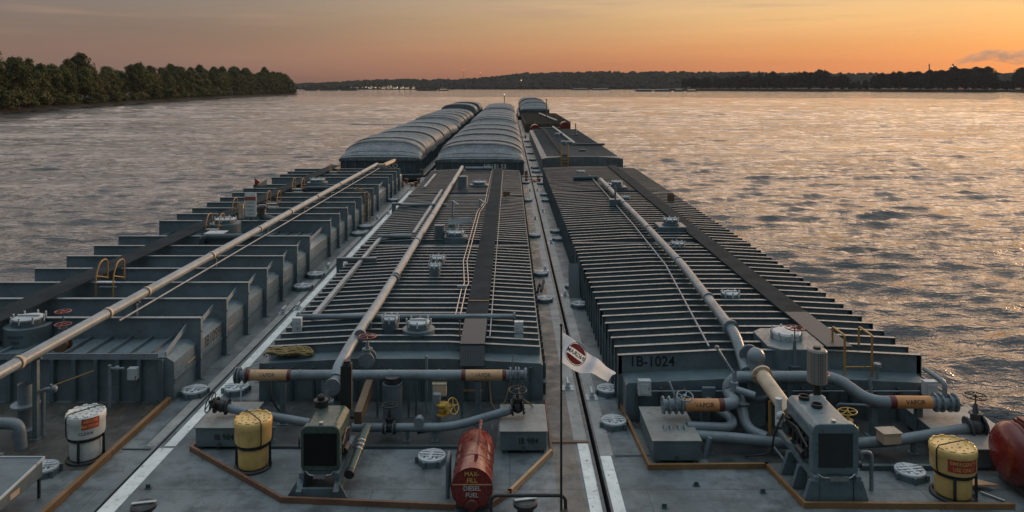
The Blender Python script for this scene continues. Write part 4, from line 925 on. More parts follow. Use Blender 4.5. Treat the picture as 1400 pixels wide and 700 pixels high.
m = MB()
for (x, y) in ((3.3, 16.4), (4.9, 15.8), (5.6, 17.0), (8.6, 15.7), (4.2, 17.3), (2.9, 15.4)): m.cut(); m.box(x - .05, x + .05, y - .012, y + .012, .0045, .09); m.box(x - .08, x + .08, y - .05, y + .05, .0045, .012)
m.each('pad_eye', 'steel_dark', TR)
m = MB(); m.tube(fillet([(5.0, 20.0, .04), (5.6, 19.5, .04), (6.2, 19.6, .04), (7.2, 19.3, .04), (8.0, 19.8, .04), (9.2, 19.4, .04)], .3), .035, 7); m.build('hose', 'black', TR)
m = MB(); m.tube(fillet([(7.6, 18.2, 1.3), (7.9, 18.3, 1.0), (7.9, 18.6, .4), (8.6, 19.2, .05)], .2), .022, 6); m.cut(); m.tube(fillet([(6.45, 18.1, 1.3), (6.2, 18.0, .9), (6.2, 18.2, .3), (5.7, 18.6, .04)], .2), .022, 6); m.each('cable', 'black', TR)
m = MB()
m.tube(fillet([(4.6, 20.3, .02), (4.6, 20.3, .6), (5.2, 20.1, .6), (5.2, 20.1, .02)], .1), .05, 8); m.cut(); m.tube(fillet([(8.7, 20.4, .02), (8.7, 20.4, .55), (9.6, 20.3, .55), (9.6, 20.5, 1.2)], .1), .05, 8)
m.cut(); m.tube(fillet([(7.0, 20.4, .02), (7.0, 20.4, .9), (7.0, 19.9, .9), (7.0, 19.9, .3)], .1), .06, 8); m.cut(); m.solid([(.2, 0), (.2, .5), (.12, .55), (.12, .8), (.001, .82)], (7.3, 19.6, 0), 18)
for x in (5.2, 5.9, 7.1, 8.4, 8.9, 9.6): m.cut(); m.cyl((x, 20.66, .02), (x, 20.66, .8), .028, 6)
m.each('small_drain_pipe', 'steel', TR)
# ---- left barge
TL = thing('tank_barge', 'grey tank barge left of the near row, with tall wide-spaced ribs marked IB1099', 'barge', (-14, YF, 0), 'tank barges of the near row')
LX0, LX1 = -19.5, SEAM_L - .02
hull(TL, LX0, LX1, YF, 72)
PX0, PX1, PZ = -18.4, -9.62, 1.24
m = MB(); m.prism([(PX0, 0), (PX1, 0), (PX1, PZ - .14), (PX1 - .22, PZ), (PX0 + .22, PZ), (PX0, PZ - .14)], 22.0, 68.5); m.build('trunk', 'frame_wide', TL)
m = MB(); m.box(PX1 + .001, PX1 + .05, 22.0, 68.5, .60, .625); m.box(PX1 + .001, PX1 + .03, 22, 68.5, .48, .60); m.build('side_stringer', 'steel', TL)
def frame_mesh_L():
    m = MB(); x0, x1 = PX0 - .15, -9.48; m.box(x0, x1, -.008, .008, PZ - .03, 1.88)
    m.box(PX1 - .2, x1, -.008, .008, .003, PZ - .0301); m.box(x0, PX0 + .2, -.008, .008, .003, PZ - .0301)
    m.box(x0, x1, -.08, .08, 1.881, 1.905); m.box(x1 + .0005, x1 + .014, -.075, .075, .003, 1.896); m.box(x1 + .015, x1 + .10, -.02, .03, .003, .03)
    for z in (.62, 1.5): m.cyl((x1 + .02, -.04, z), (x1 + .05, -.04, z), .03, 8)
    return m
ysL = [23.6 + 2.13 * k for k in range(21) if k not in (7, 16)]
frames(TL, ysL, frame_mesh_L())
for o_ in TL.children:
    if o_.name.startswith('deck_frame'): o_.data.materials[0] = M['frame_wide']; break
m = MB()
for k in range(13):
    x = -17.8 + k * .62; m.cut(); m.box(x - .035, x + .035, 22.05, 68.4, PZ + .0, PZ + .10)
m.each('roof_stiffener', 'steel', TL)
m = MB()
ys2 = [22.0] + ysL
for a, b_ in zip(ys2, ys2[1:]): m.cut(); m.bar((-9.9, a + .1, PZ + .06), (-9.9, b_ - .1, PZ + .42 if b_ - a < 3 else PZ + .3), .03, .14); 
m.each('edge_bracket', 'pipe_light', TL)
m = MB()
for k in range(14): x = -18.0 + k * .62; m.cut(); m.box(x - .055, x + .055, 21.84, 21.995, .02, PZ - .02)
m.cut(); m.box(-18.4, -9.9, 21.9, 22.3, PZ + .001, PZ + .03); m.each('wall_stiffener', 'steel', TL)
m = MB(); m.box(-18.3, -10.0, 21.86, 21.89, PZ - .02, PZ + .15); m.build('front_edge_plate', 'pipe_light', TL)
lettering('IB1099', .47, 'letter_black', TL, plane_fn((PX1 + .004, 24.86, .90), (0, 1, 0), (0, 0, 1)), sx=.98)
stripe(TL, LX1 - .30, LX1 - .03, 19.2, 60, 'stripe_old')
m = MB(); m.box(-9.6, LX1 - .1, 19.0, 19.06, .001, .025); m.build('hull_rim', 'steel_dark', TL)
MB().add([(-19.3, 17.4, .003), (-9.9, 18.0, .003), (-9.85, 21.84, .003), (-19.3, 21.84, .003)], [(0, 1, 2, 3)]).build('muddy_patch', 'deck_muddy', TL)
coaming(TL, [(-9.70, 21.8), (-9.75, 14.0)], 'orange', .15, .12)
m = MB(); m.box(-9.615, -9.60, 22.9, 23.5, .72, .76); m.cut(); m.box(-9.615, -9.6, 26.2, 26.8, .72, .76); m.cut(); m.box(-9.615, -9.6, 32.7, 33.3, .72, .76); m.each('grab_bar', 'tan', TL)
# catwalk
m = MB(); m.prism([(-16.05, 21.8), (-15.15, 21.8), (-15.0, 68), (-15.9, 68)], 1.98, 2.02, 'z'); m.build('catwalk', 'catwalk', TL)
# main pipe
m = MB(); m.tube([(-12.15, 14.2, 2.2), (-12.0, 30, 2.2), (-11.75, 55, 2.2), (-11.6, 67, 2.2)], .145, 16); mp_ = m.build('cargo_pipe', 'pipe_light', TL)
m = MB()
for y in (18.9, 23.0, 25.4, 30.8, 36.5, 41.5, 47, 53, 60): x = -12.15 + (y - 14.2) * .0105; m.cut(); m.cyl((x, y - .05, 2.2), (x, y + .05, 2.2), .175, 18)
m.each('pipe_clamp', 'tan_light', mp_)
m = MB(); m.tube([(-11.7, 23, 1.98), (-11.5, 40, 1.98), (-11.2, 66, 1.98)], .03, 8); m.build('small_pipe', 'pipe_light', TL)
for y in (19.6, 24.7, 31.2, 37.6, 44, 50.4, 56.8): x = -12.15 + (y - 14.2) * .0105; post(TL, x, y, 0 if y < 22 else PZ, 2.06, .12)
m = MB(); m.cyl((-11.5, 66.8, 2.15), (-10.9, 66.8, 2.15), .14, 12); m.tube([(-10.95, 66.8, 2.15), (-10.4, 69.2, 2.3)], .17, 12); m.build('pipe_end', 'tan_light', TL)
for (x, y) in ((-14.2, 36.2), (-14.0, 53.5)):
    m = MB(); m.cyl((x, y, 1.9), (x + 2.0, y, 1.9), .16, 14); m.tube(fillet([(x, y, 1.9), (x - .3, y, 1.85), (x - .3, y, 1.4)], .2), .16, 12); m.build('cross_pipe', 'steel_dark', TL)
m = MB(); m.tube(fillet([(-13.4, 41.5, 2.6), (-13.4, 41.5, 1.9), (-12.4, 41.5, 1.7)], .3), .22, 14); m.flange((-13.4, 41.5, 2.5), (0, 0, 1), .4, .1); m.build('vent_pipe', 'steel_dark', TL)
# domes
dome(TL, -14.6, 23.3, PZ, .66, .55, .42)
dome(TL, -14.4, 38.9, PZ, .75, .85, .5, txt=False); dome(TL, -13.9, 55.5, PZ, .75, .85, .5, txt=False)
valve(TL, (-13.5, 23.2, 1.45), (0, 1, 0), .13, (0, 0, 1), .22, 'wheel_red', 'steel', .75); valve(TL, (-13.15, 22.6, 1.4), (0, 1, 0), .13, (0, 0, 1), .22, 'wheel_red', 'brown', .6)
# stiles (yellow hoops) beside the catwalk
def stile(x, y, n=2, rz=0):
    s = MB()
    for k in range(n):
        xx = x + k * .62; s.tube(fillet([(xx, y - .45, 1.3), (xx, y - .45, 2.2), (xx, y - .15, 2.66), (xx, y + .35, 2.66), (xx, y + .35, 1.9)], .22), .026, 8)
        s.tube([(xx, y - .45, 2.2), (xx, y + .35, 1.95)], .022, 8)
    o = s.build('handrail', 'yellow_rail', TL); q = MB()
    for k in range(3): q.box(x, x + (n - 1) * .62, y - .5 + k * .25, y - .3 + k * .25, 1.95 - k * .22, 1.98 - k * .22)
    q.build('step', 'lid', o)
for (x, y) in ((-14.85, 28.0), (-14.95, 38.2), (-15.6, 43.6), (-14.6, 46.5), (-14.9, 53), (-14.8, 63.5)): stile(x, y)
m = MB(); m.box(-14.6, -13.7, 36.6, 37.4, 1.95, 1.98); m.cyl((-14.5, 37, PZ), (-14.5, 37, 1.95), .04, 6); m.cyl((-13.8, 37, PZ), (-13.8, 37, 1.95), .04, 6); m.build('grating_platform', 'lid', TL)
m = MB()
for x in (-9.6, -9.3):
    m.tube(fillet([(x, 50.9, .02), (x, 50.9, 1.9), (x - .9, 50.9, 2.3)], .2), .03, 6)
for k in range(6): m.cyl((-9.6, 50.9, .3 + k * .28), (-9.3, 50.9, .3 + k * .28), .02, 6)
m.build('ladder', 'yellow_rail', TL)
m = MB(); m.box(-11.9, -10.1, 69.0, 69.05, 2.3, 2.36); m.box(-11.9, -10.1, 69.0, 69.05, 1.3, 1.36); m.box(-11.9, -11.85, 69.0, 69.05, 1.3, 2.36); m.box(-10.15, -10.1, 69.0, 69.05, 1.3, 2.36); m.box(-11.8, -10.2, 69.06, 69.1, 1.4, 2.25); m.build('name_frame', 'black', TL)
lettering('PROUD', .55, 'letter_white', TL, plane_fn((-11.0, 68.98, 1.85), (1, 0, 0), (0, 0, 1)))
for (x, y) in ((-9.2, 22.4), (-9.18, 34.0), (-9.18, 36.2), (-9.15, 46.3), (-9.15, 48.6), (-9.15, 60)): hatch(TL, x, y, 0, .15, 1.05 if y < 30 else 1.15)
hatch(TL, -10.85, 17.85, 0, .3)
for y in (30.5, 38, 52): cleat(TL, -8.98, y)
# pipework at the far left of the near deck
m = MB(); m.solid([(.30, 0), (.30, .15), (.2, .2), (.2, .72), (.34, .72), (.34, .78), (.18, .8), (.18, 1.3)], (-12.55, 19.9, 0), 24); m.build('pump_column', 'pipe', TL)
m = MB(); m.tube(fillet([(-13.8, 19.2, .55), (-12.6, 19.1, .62), (-12.2, 19.1, .6), (-12.15, 19.1, 0)], .3), .14, 14); m.flange((-12.8, 19.12, .6), (1, 0, .05), .21, .05); m.build('liquid_pipe', 'pipe', TL)
m = MB(); m.tube([(-14, 18.3, .2), (-12.6, 18.6, .45)], .14, 14); m.flange((-12.7, 18.58, .43), (1, .2, .2), .2, .05); m.tube([(-14, 18.0, .12), (-12.2, 18.5, .12)], .06, 10); m.build('liquid_pipe', 'pipe', TL)
m = MB(); m.tube(fillet([(-12.0, 19.75, 0), (-12.0, 19.75, 1.2), (-11.75, 19.75, 1.22)], .08), .05, 10); m.ball((-11.72, 19.75, 1.22), .09, 8); m.cyl((-11.8, 19.75, 1.22), (-11.8, 19.75, 1.34), .03, 6); m.build('sampling_pipe', 'pipe', TL)
m = MB(); m.tube([(-11.2, 21.5, 0), (-11.2, 21.5, 1.2)], .05, 10); m.ball((-11.0, 21.5, 1.1), .08, 8); m.cyl((-11.2, 21.5, 1.1), (-10.8, 21.5, 1.1), .04, 8); m.build('sampling_pipe', 'pipe', TL)
m = MB(); m.box(-10.78, -10.52, 21.62, 21.82, .72, 1.05); m.build('junction_box', 'lid', TL, bev=.01)
MB().cyl((-13.2, 21, .55), (-11.7, 21.6, 1.0), .02, 6).build('hand_lever', 'yellow_rail', TL)

# ------------------------------------------------------------------ things standing on the decks
def spill_box(x0, x1, y0, y1, h, lab, txt=None):
    t = thing('spill_containment_box', lab, 'steel box', ((x0 + x1) / 2, y0, 0), 'steel spill boxes'); m = MB()
    m.box(x0, x1, y0, y1, .08, h); m.build('body', 'steel', t, bev=.015)
    m = MB(); m.box(x0 - .03, x1 + .03, y0 - .03, y1 + .03, h + .001, h + .03); m.build('lid', 'rusty_lid', t, bev=.01)
    for x, y in ((x0 + .12, y0 + .1), (x1 - .12, y0 + .1), (x0 + .12, y1 - .1), (x1 - .12, y1 - .1)): MB().box(x - .06, x + .06, y - .06, y + .06, .002, .079).build('foot', 'steel_dark', t)
    m = MB(); m.box((x0 + x1) / 2 - .03, (x0 + x1) / 2 + .03, y0 - .05, y0 - .001, .09, .2); m.build('drain_lug', 'steel_dark', t)
    if txt: lettering(txt, .2, 'letter_black', t, plane_fn(((x0 + x1) / 2 + .12, y0 - .006, h * .58), (1, 0, 0), (0, 0, 1)), sx=.95)
    return t
M['rusty_lid'] = paint('worn_box_lid', (.22, .22, .205), .5, .25, .06, rustcol=(.16, .06, .04))
spill_box(-.23, .90, 18.8, 20.35, .54, 'grey steel box stencilled IB 984 beside the walkway, right of the red tank', 'IB 984')
spill_box(-7.78, -6.6, 19.0, 20.5, .54, 'grey steel box stencilled IB 984 behind the yellow drum, beside the white deck line', 'IB 984')
spill_box(3.42, 4.55, 18.3, 20.2, .54, 'unmarked grey steel box with rusty lid under the flanges of the ribbed right barge')
spill_box(10.45, 12.15, 17.95, 20.3, .5, 'wide low steel box at the water side, beneath the black handwheel valve')

def drum(x, y, lab, mat, sign=None, small=None, rot=0, strap='black_strap', r=.43, h=1.18):
    t = thing('overpack_drum', lab, 'drum', (x, y, 0), 'plastic overpack drums on the near decks'); m = MB()
    m.solid([(r * .86, .05)], (x, y, 0)); m.lathe([(.001, .05), (r * .78, .05), (r * .80, .09), (r * .83, h * .56)], (x, y, 0), 36)
    m.build('drum_body', mat, t)
    m = MB(); m.solid([(r * .87, h * .5), (r * .97, h * .52)], (x, y, 0), 36); m.lathe([(r * .97, h * .52), (r * 1.0, h * .58), (r * 1.0, h * .80), (r * 1.03, h * .82), (r * 1.03, h * .93), (r * .98, h * .96), (r * .90, h * .965)], (x, y, 0), 36)
    m.solid([(r * .90, h * .965), (r * .88, h * .945), (.001, h * .945)], (x, y, 0), 36)
    for k in range(12):
        a = k * PI / 6; cx, cy = x + math.cos(a) * r * .93, y + math.sin(a) * r * .93; m.bar((cx - math.sin(a) * .05, cy + math.cos(a) * .05, h * .965), (cx + math.sin(a) * .05, cy - math.cos(a) * .05, h * .965), .035, .035)
    lid = m.build('drum_lid', mat, t)
    m = MB()
    for rr, n in ((.62, 10), (.32, 5)):
        for k in range(n): a = k * 2 * PI / n + rr; m.cut(); m.cyl((x + math.cos(a) * r * rr, y + math.sin(a) * r * rr, h * .946), (x + math.cos(a) * r * rr, y + math.sin(a) * r * rr, h * .949), .022, 10)
    m.each('lid_recess', 'brown' if 'yellow' in mat else 'steel_dark', lid)
    m = MB(); m.lathe([(r * .895, h * .50), (r * .9, h * .47), (r * .895, h * .44)], (x, y, 0), 36)
    a = rot; dx, dy = math.cos(a), math.sin(a); px, py = -dy, dx
    path = []
    for s_ in (-1, 1):
        pass
    path = [(x - dx * r * .9, y - dy * r * .9, h * .45), (x - dx * r * 1.05, y - dy * r * 1.05, h * .6), (x - dx * r * 1.06, y - dy * r * 1.06, h * .93), (x - dx * r * .9, y - dy * r * .9, h * 1.0), (x + dx * r * .9, y + dy * r * .9, h * 1.0), (x + dx * r * 1.06, y + dy * r * 1.06, h * .93), (x + dx * r * 1.05, y + dy * r * 1.05, h * .6), (x + dx * r * .9, y + dy * r * .9, h * .45)]
    m.tube(path, .014, 6); m.build('strap', strap, t)
    m = MB(); m.lathe([(r * 1.02, .0), (r * 1.02, .04), (r * .95, .06), (r * .88, .06)], (x, y, .003), 30)
    for a in (PI * .25 + rot, PI * 1.25 + rot, PI * 1.75 + rot): m.bar((x + math.cos(a) * r * .97, y + math.sin(a) * r * .97, .03), (x + math.cos(a) * r * .95, y + math.sin(a) * r * .95, h * .5), .06, .02)
    m.build('stand_ring', 'black', t)
    if sign:
        txts, ang, w, hh, z = sign; Rr = r * 1.03
        def fn(ox=0, oy=0, off=.006): return lambda u, v: Vector((x + math.sin(ang + (u + ox) / Rr) * (Rr + off), y - math.cos(ang + (u + ox) / Rr) * (Rr + off), z + v + oy))
        f0 = fn(0, 0, .003); m = MB(); n = 12
        m.add([f0(-w / 2 + w * i / n, s_) for i in range(n + 1) for s_ in (-hh / 2, hh / 2)], [(2 * i, 2 * i + 2, 2 * i + 3, 2 * i + 1) for i in range(n)], True); s0 = m.build('warning_label', 'sign_red', t)
        for i, s_ in enumerate(txts): lettering(s_, hh * .40, 'letter_orange' if 'white' in mat else 'letter_yellow', s0, fn(0, hh * (.22 - .46 * i), .006), sx=.9)
    if small:
        s_, ang2, z2 = small; f1 = lambda u, v: Vector((x + math.sin(ang2 + u / r) * (r + .006), y - math.cos(ang2 + u / r) * (r + .006), z2 + v)); lettering(s_, .10, 'letter_black', t, f1)
    return t
drum(-10.27, 18.6, 'white lidded plastic drum with red and orange label, by the ochre coaming', 'white_drum', (('ABSORB', 'MATERIAL'), .75, .40, .25, .98), ('CLEAN', .5, .75), rot=.9, r=.43, h=1.18)
drum(-6.07, 18.17, 'yellow lidded plastic drum with black strap in front of the IB 984 box', 'yellow_drum', rot=2.3, r=.42, h=1.22)
drum(9.76, 16.92, 'yellow lidded plastic drum with red EMERGENCY USE ONLY label', 'yellow_drum', (('EMERGENCY', 'USE ONLY'), -.05, .64, .27, .83), rot=.35, r=.46, h=1.16)
# diesel tanks
def diesel(x, y0, y1, z, r, lab, texts, full=True):
    t = thing('diesel_tank', lab, 'fuel tank', (x, y0, 0), 'red diesel tanks'); m = MB()
    m.lathe([(r, 0), (r, y1 - y0), (r * .93, y1 - y0 + .05), (.001, y1 - y0 + .1)], (x, y0, z), 44, 'y'); m.solid([(r, 0), (r + .012, .0), (r + .012, .035), (r, .035)], (x, y0 - .0, z), 44, 'y'); m.solid([(r - .001, .012), (.001, .012)], (x, y0, z), 44, 'y')
    for f in (.33, .66): m.solid([(r + .001, (y1 - y0) * f), (r + .008, (y1 - y0) * f + .01), (r + .001, (y1 - y0) * f + .02)], (x, y0, z), 44, 'y')
    b0 = m.build('tank_shell', 'redtank', t)
    m = MB()
    for y in (y0 + .25, y1 - .3): m.cut(); m.prism([(x - r * .85, .0), (x + r * .85, .0), (x + r * .8, z - r * .5), (x - r * .8, z - r * .5)], y, y + .1)
    m.cut(); m.box(x - r * .9, x + r * .9, y0 + .1, y1 - .1, .001, .06); m.each('saddle', 'steel_dark', t)
    m = MB()
    for (s_, sz, dz, mt) in texts: lettering(s_, sz, mt, b0, plane_fn((x, y0 - .004, z + dz), (1, 0, 0), (0, 0, 1)), sx=.92)
    return t, b0
t, b0 = diesel(-.79, 16.0, 17.85, .62, .425, 'small red diesel tank reading MAX-FILL on its end, beside the flagpole',
       (('MAX-', .14, .30, 'letter_yellow'), ('FILL', .14, .165, 'letter_yellow'), ('DIESEL', .135, .0, 'letter_white'), ('FUEL', .135, -.14, 'letter_white')))
MB().box(-.79 - .41, -.79 + .41, 15.99, 15.998, .695, .715).build('fill_line', 'tan', b0)
MB().solid([(.13, -.06), (.13, .02)], (-.79, 16.0, .29), 24, 'y').solid([(.13, -.06), (.11, -.08), (.001, -.09)], (-.79, 16.0, .29), 24, 'y').build('sump_cap', 'darkred', t)
m = MB(); m.tube([(-.72, 17.0, 1.04), (-.70, 17.0, 1.10), (-.66, 17.5, 1.36)], .03, 8); m.box(-.74, -.70, 16.55, 17.5, 1.04, 1.10); m.ball((-.66, 17.5, 1.36), .045, 8); m.cyl((-.72, 16.5, 1.02), (-.72, 16.5, 1.12), .045, 10); m.build('filler_handle', 'wheel_red', t)
for sx_, sgn in ((-1, -1), (1, 1)):
    for yy, ss in ((17.2, 'DIESEL'), (16.8, 'FUEL')):
        a0 = .85
        def fn(u, v, yy=yy, sgn=sgn): a = a0 + v / .43; return Vector((-.79 + sgn * math.sin(a) * .432, yy + u * (1 if sgn > 0 else -1), .62 + math.cos(a) * .432)) 
        lettering(ss, .1, 'tan_light', b0, fn)
m = MB(); m.tube(fillet([(-1.36, 16.8, .02), (-1.36, 16.8, .8), (-1.36, 17.3, .8), (-1.36, 17.3, .02)], .15), .045, 8); m.build('guard_rail', 'steel', t)
t = thing('diesel_tank', 'large red diesel tank lying crosswise at the water side corner, beyond the EMERGENCY drum', 'fuel tank', (11.6, 17.0, 0), 'red diesel tanks')
xa, xb, ty, tz, tr = 10.88, 12.74, 17.1, .82, .68
m = MB(); m.lathe([(.001, xa - .0), (tr * .5, xa + .03), (tr * .82, xa + .12), (tr * .97, xa + .24), (tr, xa + .34), (tr, xb - .3), (tr * .82, xb - .08), (.001, xb)], (0, ty, tz), 44, 'x'); b0 = m.build('tank_shell', 'redtank', t)
m = MB(); m.solid([(tr + .001, xa + .33), (tr + .012, xa + .34), (tr + .012, xa + .37), (tr + .001, xa + .38)], (0, ty, tz), 44, 'x'); m.build('weld_band', 'darkred', b0)
m = MB(); m.box(xa + .45, xa + .95, ty - .2, ty + .2, tz + tr - .06, tz + tr + .04); m.box(xa + .5, xa + .9, ty - .15, ty + .15, tz + tr + .041, tz + tr + .09); m.build('filler_flange', 'darkred', t, bev=.01)
for x in (xa + .35, xb - .45): MB().prism([(ty - tr * .8, .002), (ty + tr * .8, .002), (ty + tr * .7, tz - tr * .55), (ty - tr * .7, tz - tr * .55)], x, x + .12, 'x').build('saddle', 'steel_dark', t)
for k, s_ in enumerate(('DIESEL', 'FUEL')):
    lettering(s_, .2, 'letter_white', b0, lambda u, v, k=k: Vector((xa + .95 + u, ty - math.cos(.45 - k * .33 + v / tr) * (tr + .004), tz + math.sin(.45 - k * .33 + v / tr) * (tr + .004))))

# engines
def engine(x0, x1, y0, y1, zb, zt, mat, lab, ladder=False):
    t = thing('pump_engine', lab, 'engine', ((x0 + x1) / 2, y0, 0), 'diesel pump engines'); cx = (x0 + x1) / 2; w = x1 - x0
    m = MB(); m.prism([(x0 + .03, zt - .42), (x1 - .03, zt - .42), (x1 - .03, zt - .14), (x1 - .14, zt - .03), (x0 + .14, zt - .03), (x0 + .03, zt - .14)], y0 + .221, y1 - .2); m.build('hood', mat, t, bev=.03)
    m = MB(); rr = .1
    outer = [(x0 + rr - rr * math.cos(a), zb + rr - rr * math.sin(a)) for a in (0, PI / 4, PI / 2)] + [(x1 - rr + rr * math.sin(a), zb + rr - rr * math.cos(a)) for a in (0, PI / 4, PI / 2)] + \
            [(x1 - rr * 1.6 + rr * 1.6 * math.cos(a), zt - rr * 1.6 + rr * 1.6 * math.sin(a)) for a in (0, PI / 6, PI / 3, PI / 2)] + [(x0 + rr * 1.6 - rr * 1.6 * math.sin(a), zt - rr * 1.6 + rr * 1.6 * math.cos(a)) for a in (0, PI / 6, PI / 3, PI / 2)]
    m.prism(outer, y0, y0 + .22); sh = m.build('radiator_shell', mat, t, bev=.025)
    g_ = .07 if 'green' in mat else .13; MB().box(x0 + g_, x1 - g_, y0 - .012, y0 - .002, zb + (.13 if g_ < .1 else .17), zt - (.16 if g_ < .1 else .2)).build('radiator_grille', 'grille' if g_ < .1 else 'grille_fine', sh)
    MB().cyl((cx, y0 + .1, zt - .001), (cx, y0 + .1, zt + .05), .05, 12).build('radiator_cap', 'metal', sh)
    m = MB(); m.box(x0 + .1, x1 - .1, y0 + .26, y1 - .15, zb + .12, zt - .44)
    for k in range(5):
        yy = y0 + .45 + k * (y1 - y0 - .8) / 4
        for s_, xx in ((-1, x0 + .06), (1, x1 - .06)): m.cyl((xx, yy, zb + .2), (xx, yy, zt - .5), .05, 10); m.cyl((xx - s_ * .05, yy + .1, zt - .6), (xx + s_ * .04, yy + .1, zt - .6), .07, 10)
    for s_, xx in ((-1, x0 + .02), (1, x1 - .02)): m.tube([(xx, y0 + .3, zb + .45), (xx, (y0 + y1) / 2, zb + .62), (xx, y1 - .3, zb + .5)], .03, 8); m.cyl((xx, y0 + .5, zb + .2), (xx, y0 + .85, zb + .2), .09, 12)
    m.build('engine_block', 'black', t)
    m = MB()
    for xx in (x0 + .05, x1 - .05): m.box(xx - .05, xx + .05, y0 - .12, y1 + .3, zb - .1, zb + .02)
    for yy in (y0 + .02, y1 - .2): m.box(x0 + .101, x1 - .101, yy, yy + .1, zb - .09, zb + .01)
    m.build('skid_rail', mat if zb > .45 and 'grey' in mat else 'steel', t)
    return t, cx, w
t, cx, w = engine(-4.62, -3.75, 16.95, 18.35, .50, 1.50, 'green_engine', 'dark green diesel engine with square radiator, between the yellow drum and the red tank')
for sgn, xx in ((-1, -4.66), (1, -3.85)):
    m = MB(); m.prism([(16.7, .02), (18.3, .02), (18.3, .38), (17.0, .38), (16.7, .18)], xx, xx + .12, 'x'); m.prism([(xx - .22 if sgn < 0 else xx + .12, .02), (xx if sgn < 0 else xx + .3, .02), (xx if sgn < 0 else xx + .12, .36)], 16.75, 16.8); m.build('engine_mount', 'steel', t)
MB().box(-4.54, -3.86, 16.72, 16.78, .02, .24).build('cross_plate', 'steel', t)
MB().cyl((-4.45, 18.1, 1.48), (-4.45, 18.1, 1.62), .17, 18).ball((-4.45, 18.1, 1.66), .09, 10).build('air_cleaner', 'black', t)
m = MB(); m.solid([(.125, 1.2), (.125, 2.33), (.09, 2.33), (.09, 2.4), (.001, 2.4)], (-3.92, 18.5, 0), 18); m.box(-4.05, -3.79, 18.36, 18.40, 1.3, 2.3); m.build('exhaust_stack', 'black', t)
m = MB(); m.tube([(-3.55, 17.1, .42), (-3.45, 18.6, .75)], .1, 14); m.build('side_cylinder', 'green_engine', t)
m = MB()
for k in range(3): m.cyl((-3.51 + .012 * k, 17.75 + k * .14, .56 + k * .03), (-3.51 + .012 * k, 17.79 + k * .14, .57 + k * .03), .112, 16)
m.build('clamp_ring', 'metal', t); MB().cyl((-3.56, 17.0, .40), (-3.555, 17.12, .43), .115, 16).build('side_cylinder_cap', 'black', t)
m = MB(); m.tube(fillet([(-4.5, 16.93, .52), (-4.42, 16.9, .44), (-3.95, 16.9, .44), (-3.87, 16.93, .52)], .06), .016, 6); m.box(-4.32, -4.05, 16.86, 16.9, .38, .46); m.build('bumper_bar', 'metal', t)
MB().wheel((-4.75, 17.3, 1.0), (1, .3, 0), .12, .016, 0).build('hose_loop', 'black', t)

t, cx, w = engine(6.52, 7.52, 16.55, 18.4, .62, 1.72, 'grey_engine', 'blue-grey diesel engine on tall legs, in front of the 1B-1024 trunk')
m = MB()
for xx, sg in ((6.5, -1), (7.54, 1)):
    for y in (16.5, 17.15, 17.8):
        m.cut()
        m.prism([(xx, .52), (xx + sg * .04, .52), (xx + sg * .2, .01), (xx + sg * .1, .01), (xx, .01)], y, y + .12)
        m.box(min(xx, xx - sg * .14), max(xx, xx - sg * .14), y + .001, y + .119, .011, .519)
m.each('engine_leg', 'grey_engine', t)
MB().box(6.66, 7.38, 16.52, 16.56, .02, .5).build('cross_plate', 'grey_engine', t)
for k, (x, y) in enumerate(((6.88, 17.95), (7.0, 17.5))):
    MB().solid([(.12, 1.69), (.13, 1.77), (.10, 1.77), (.10, 1.72), (.001, 1.72)], (x, y, 0), 22).build('air_intake', 'black', t)
m = MB(); m.solid([(.22, 1.85), (.23, 1.86), (.23, 2.62), (.2, 2.66), (.001, 2.67)], (7.42, 18.55, 0), 28); ex = m.build('muffler_guard', 'perf', t); MB().cyl((7.42, 18.55, 1.3), (7.42, 18.55, 2.72), .09, 14).build('exhaust_pipe', 'black', ex)
m = MB(); m.tube(fillet([(6.62, 16.52, .66), (6.72, 16.47, .60), (7.32, 16.47, .60), (7.42, 16.52, .66)], .06), .018, 6); m.box(6.85, 7.25, 16.42, 16.47, .55, .64); m.build('bumper_bar', 'metal', t)
m = MB(); m.cyl((6.42, 18.35, .9), (6.42, 18.35, 1.55), .08, 12); m.ball((6.42, 18.2, 1.2), .1, 10); m.cyl((6.38, 18.3, 1.0), (6.5, 18.2, 1.1), .05, 8); m.build('fuel_filter', 'lid', t)
MB().cyl((7.56, 16.75, .75), (7.66, 16.75, .75), .07, 12).build('side_plug', 'black', t)

# tool chest on legs at the lower left
t = thing('tool_chest', 'grey steel chest on thin legs at the lower left, beside a hatch', 'chest', (-11.0, 15.9, 0))
m = MB(); m.prism([(15.1, .45), (16.85, .45), (16.85, .80), (15.1, .66)], -12.3, -10.25, 'x'); m.build('body', 'steel', t, bev=.01)
m = MB(); m.bar((-11.28, 15.1, .69), (-11.28, 16.88, .83), 2.12, .03); m.build('lid', 'steel', t, bev=.008)
m = MB(); m.bar((-10.23, 15.1, .70), (-10.23, 16.88, .84), .03, .05); m.bar((-12.3, 16.885, .84), (-10.23, 16.885, .84), .03, .05); m.build('lid_edge', 'lid', t)
m = MB(); m.box(-11.1, -10.95, 16.2, 16.25, .81, .86); m.box(-11.9, -11.75, 16.2, 16.25, .81, .86); m.build('handle', 'lid', t)
for x, y in ((-10.3, 15.2), (-10.3, 16.8), (-12.2, 15.2), (-12.2, 16.8)): MB().box(x - .025, x + .025, y - .025, y + .025, .002, .449).build('leg', 'black', t)
MB().add([(-10.244, 15.75, .5), (-10.244, 16.05, .5), (-10.244, 16.05, .62), (-10.244, 15.75, .62)], [(0, 1, 2, 3)]).build('paper_label', 'tan_light', t)

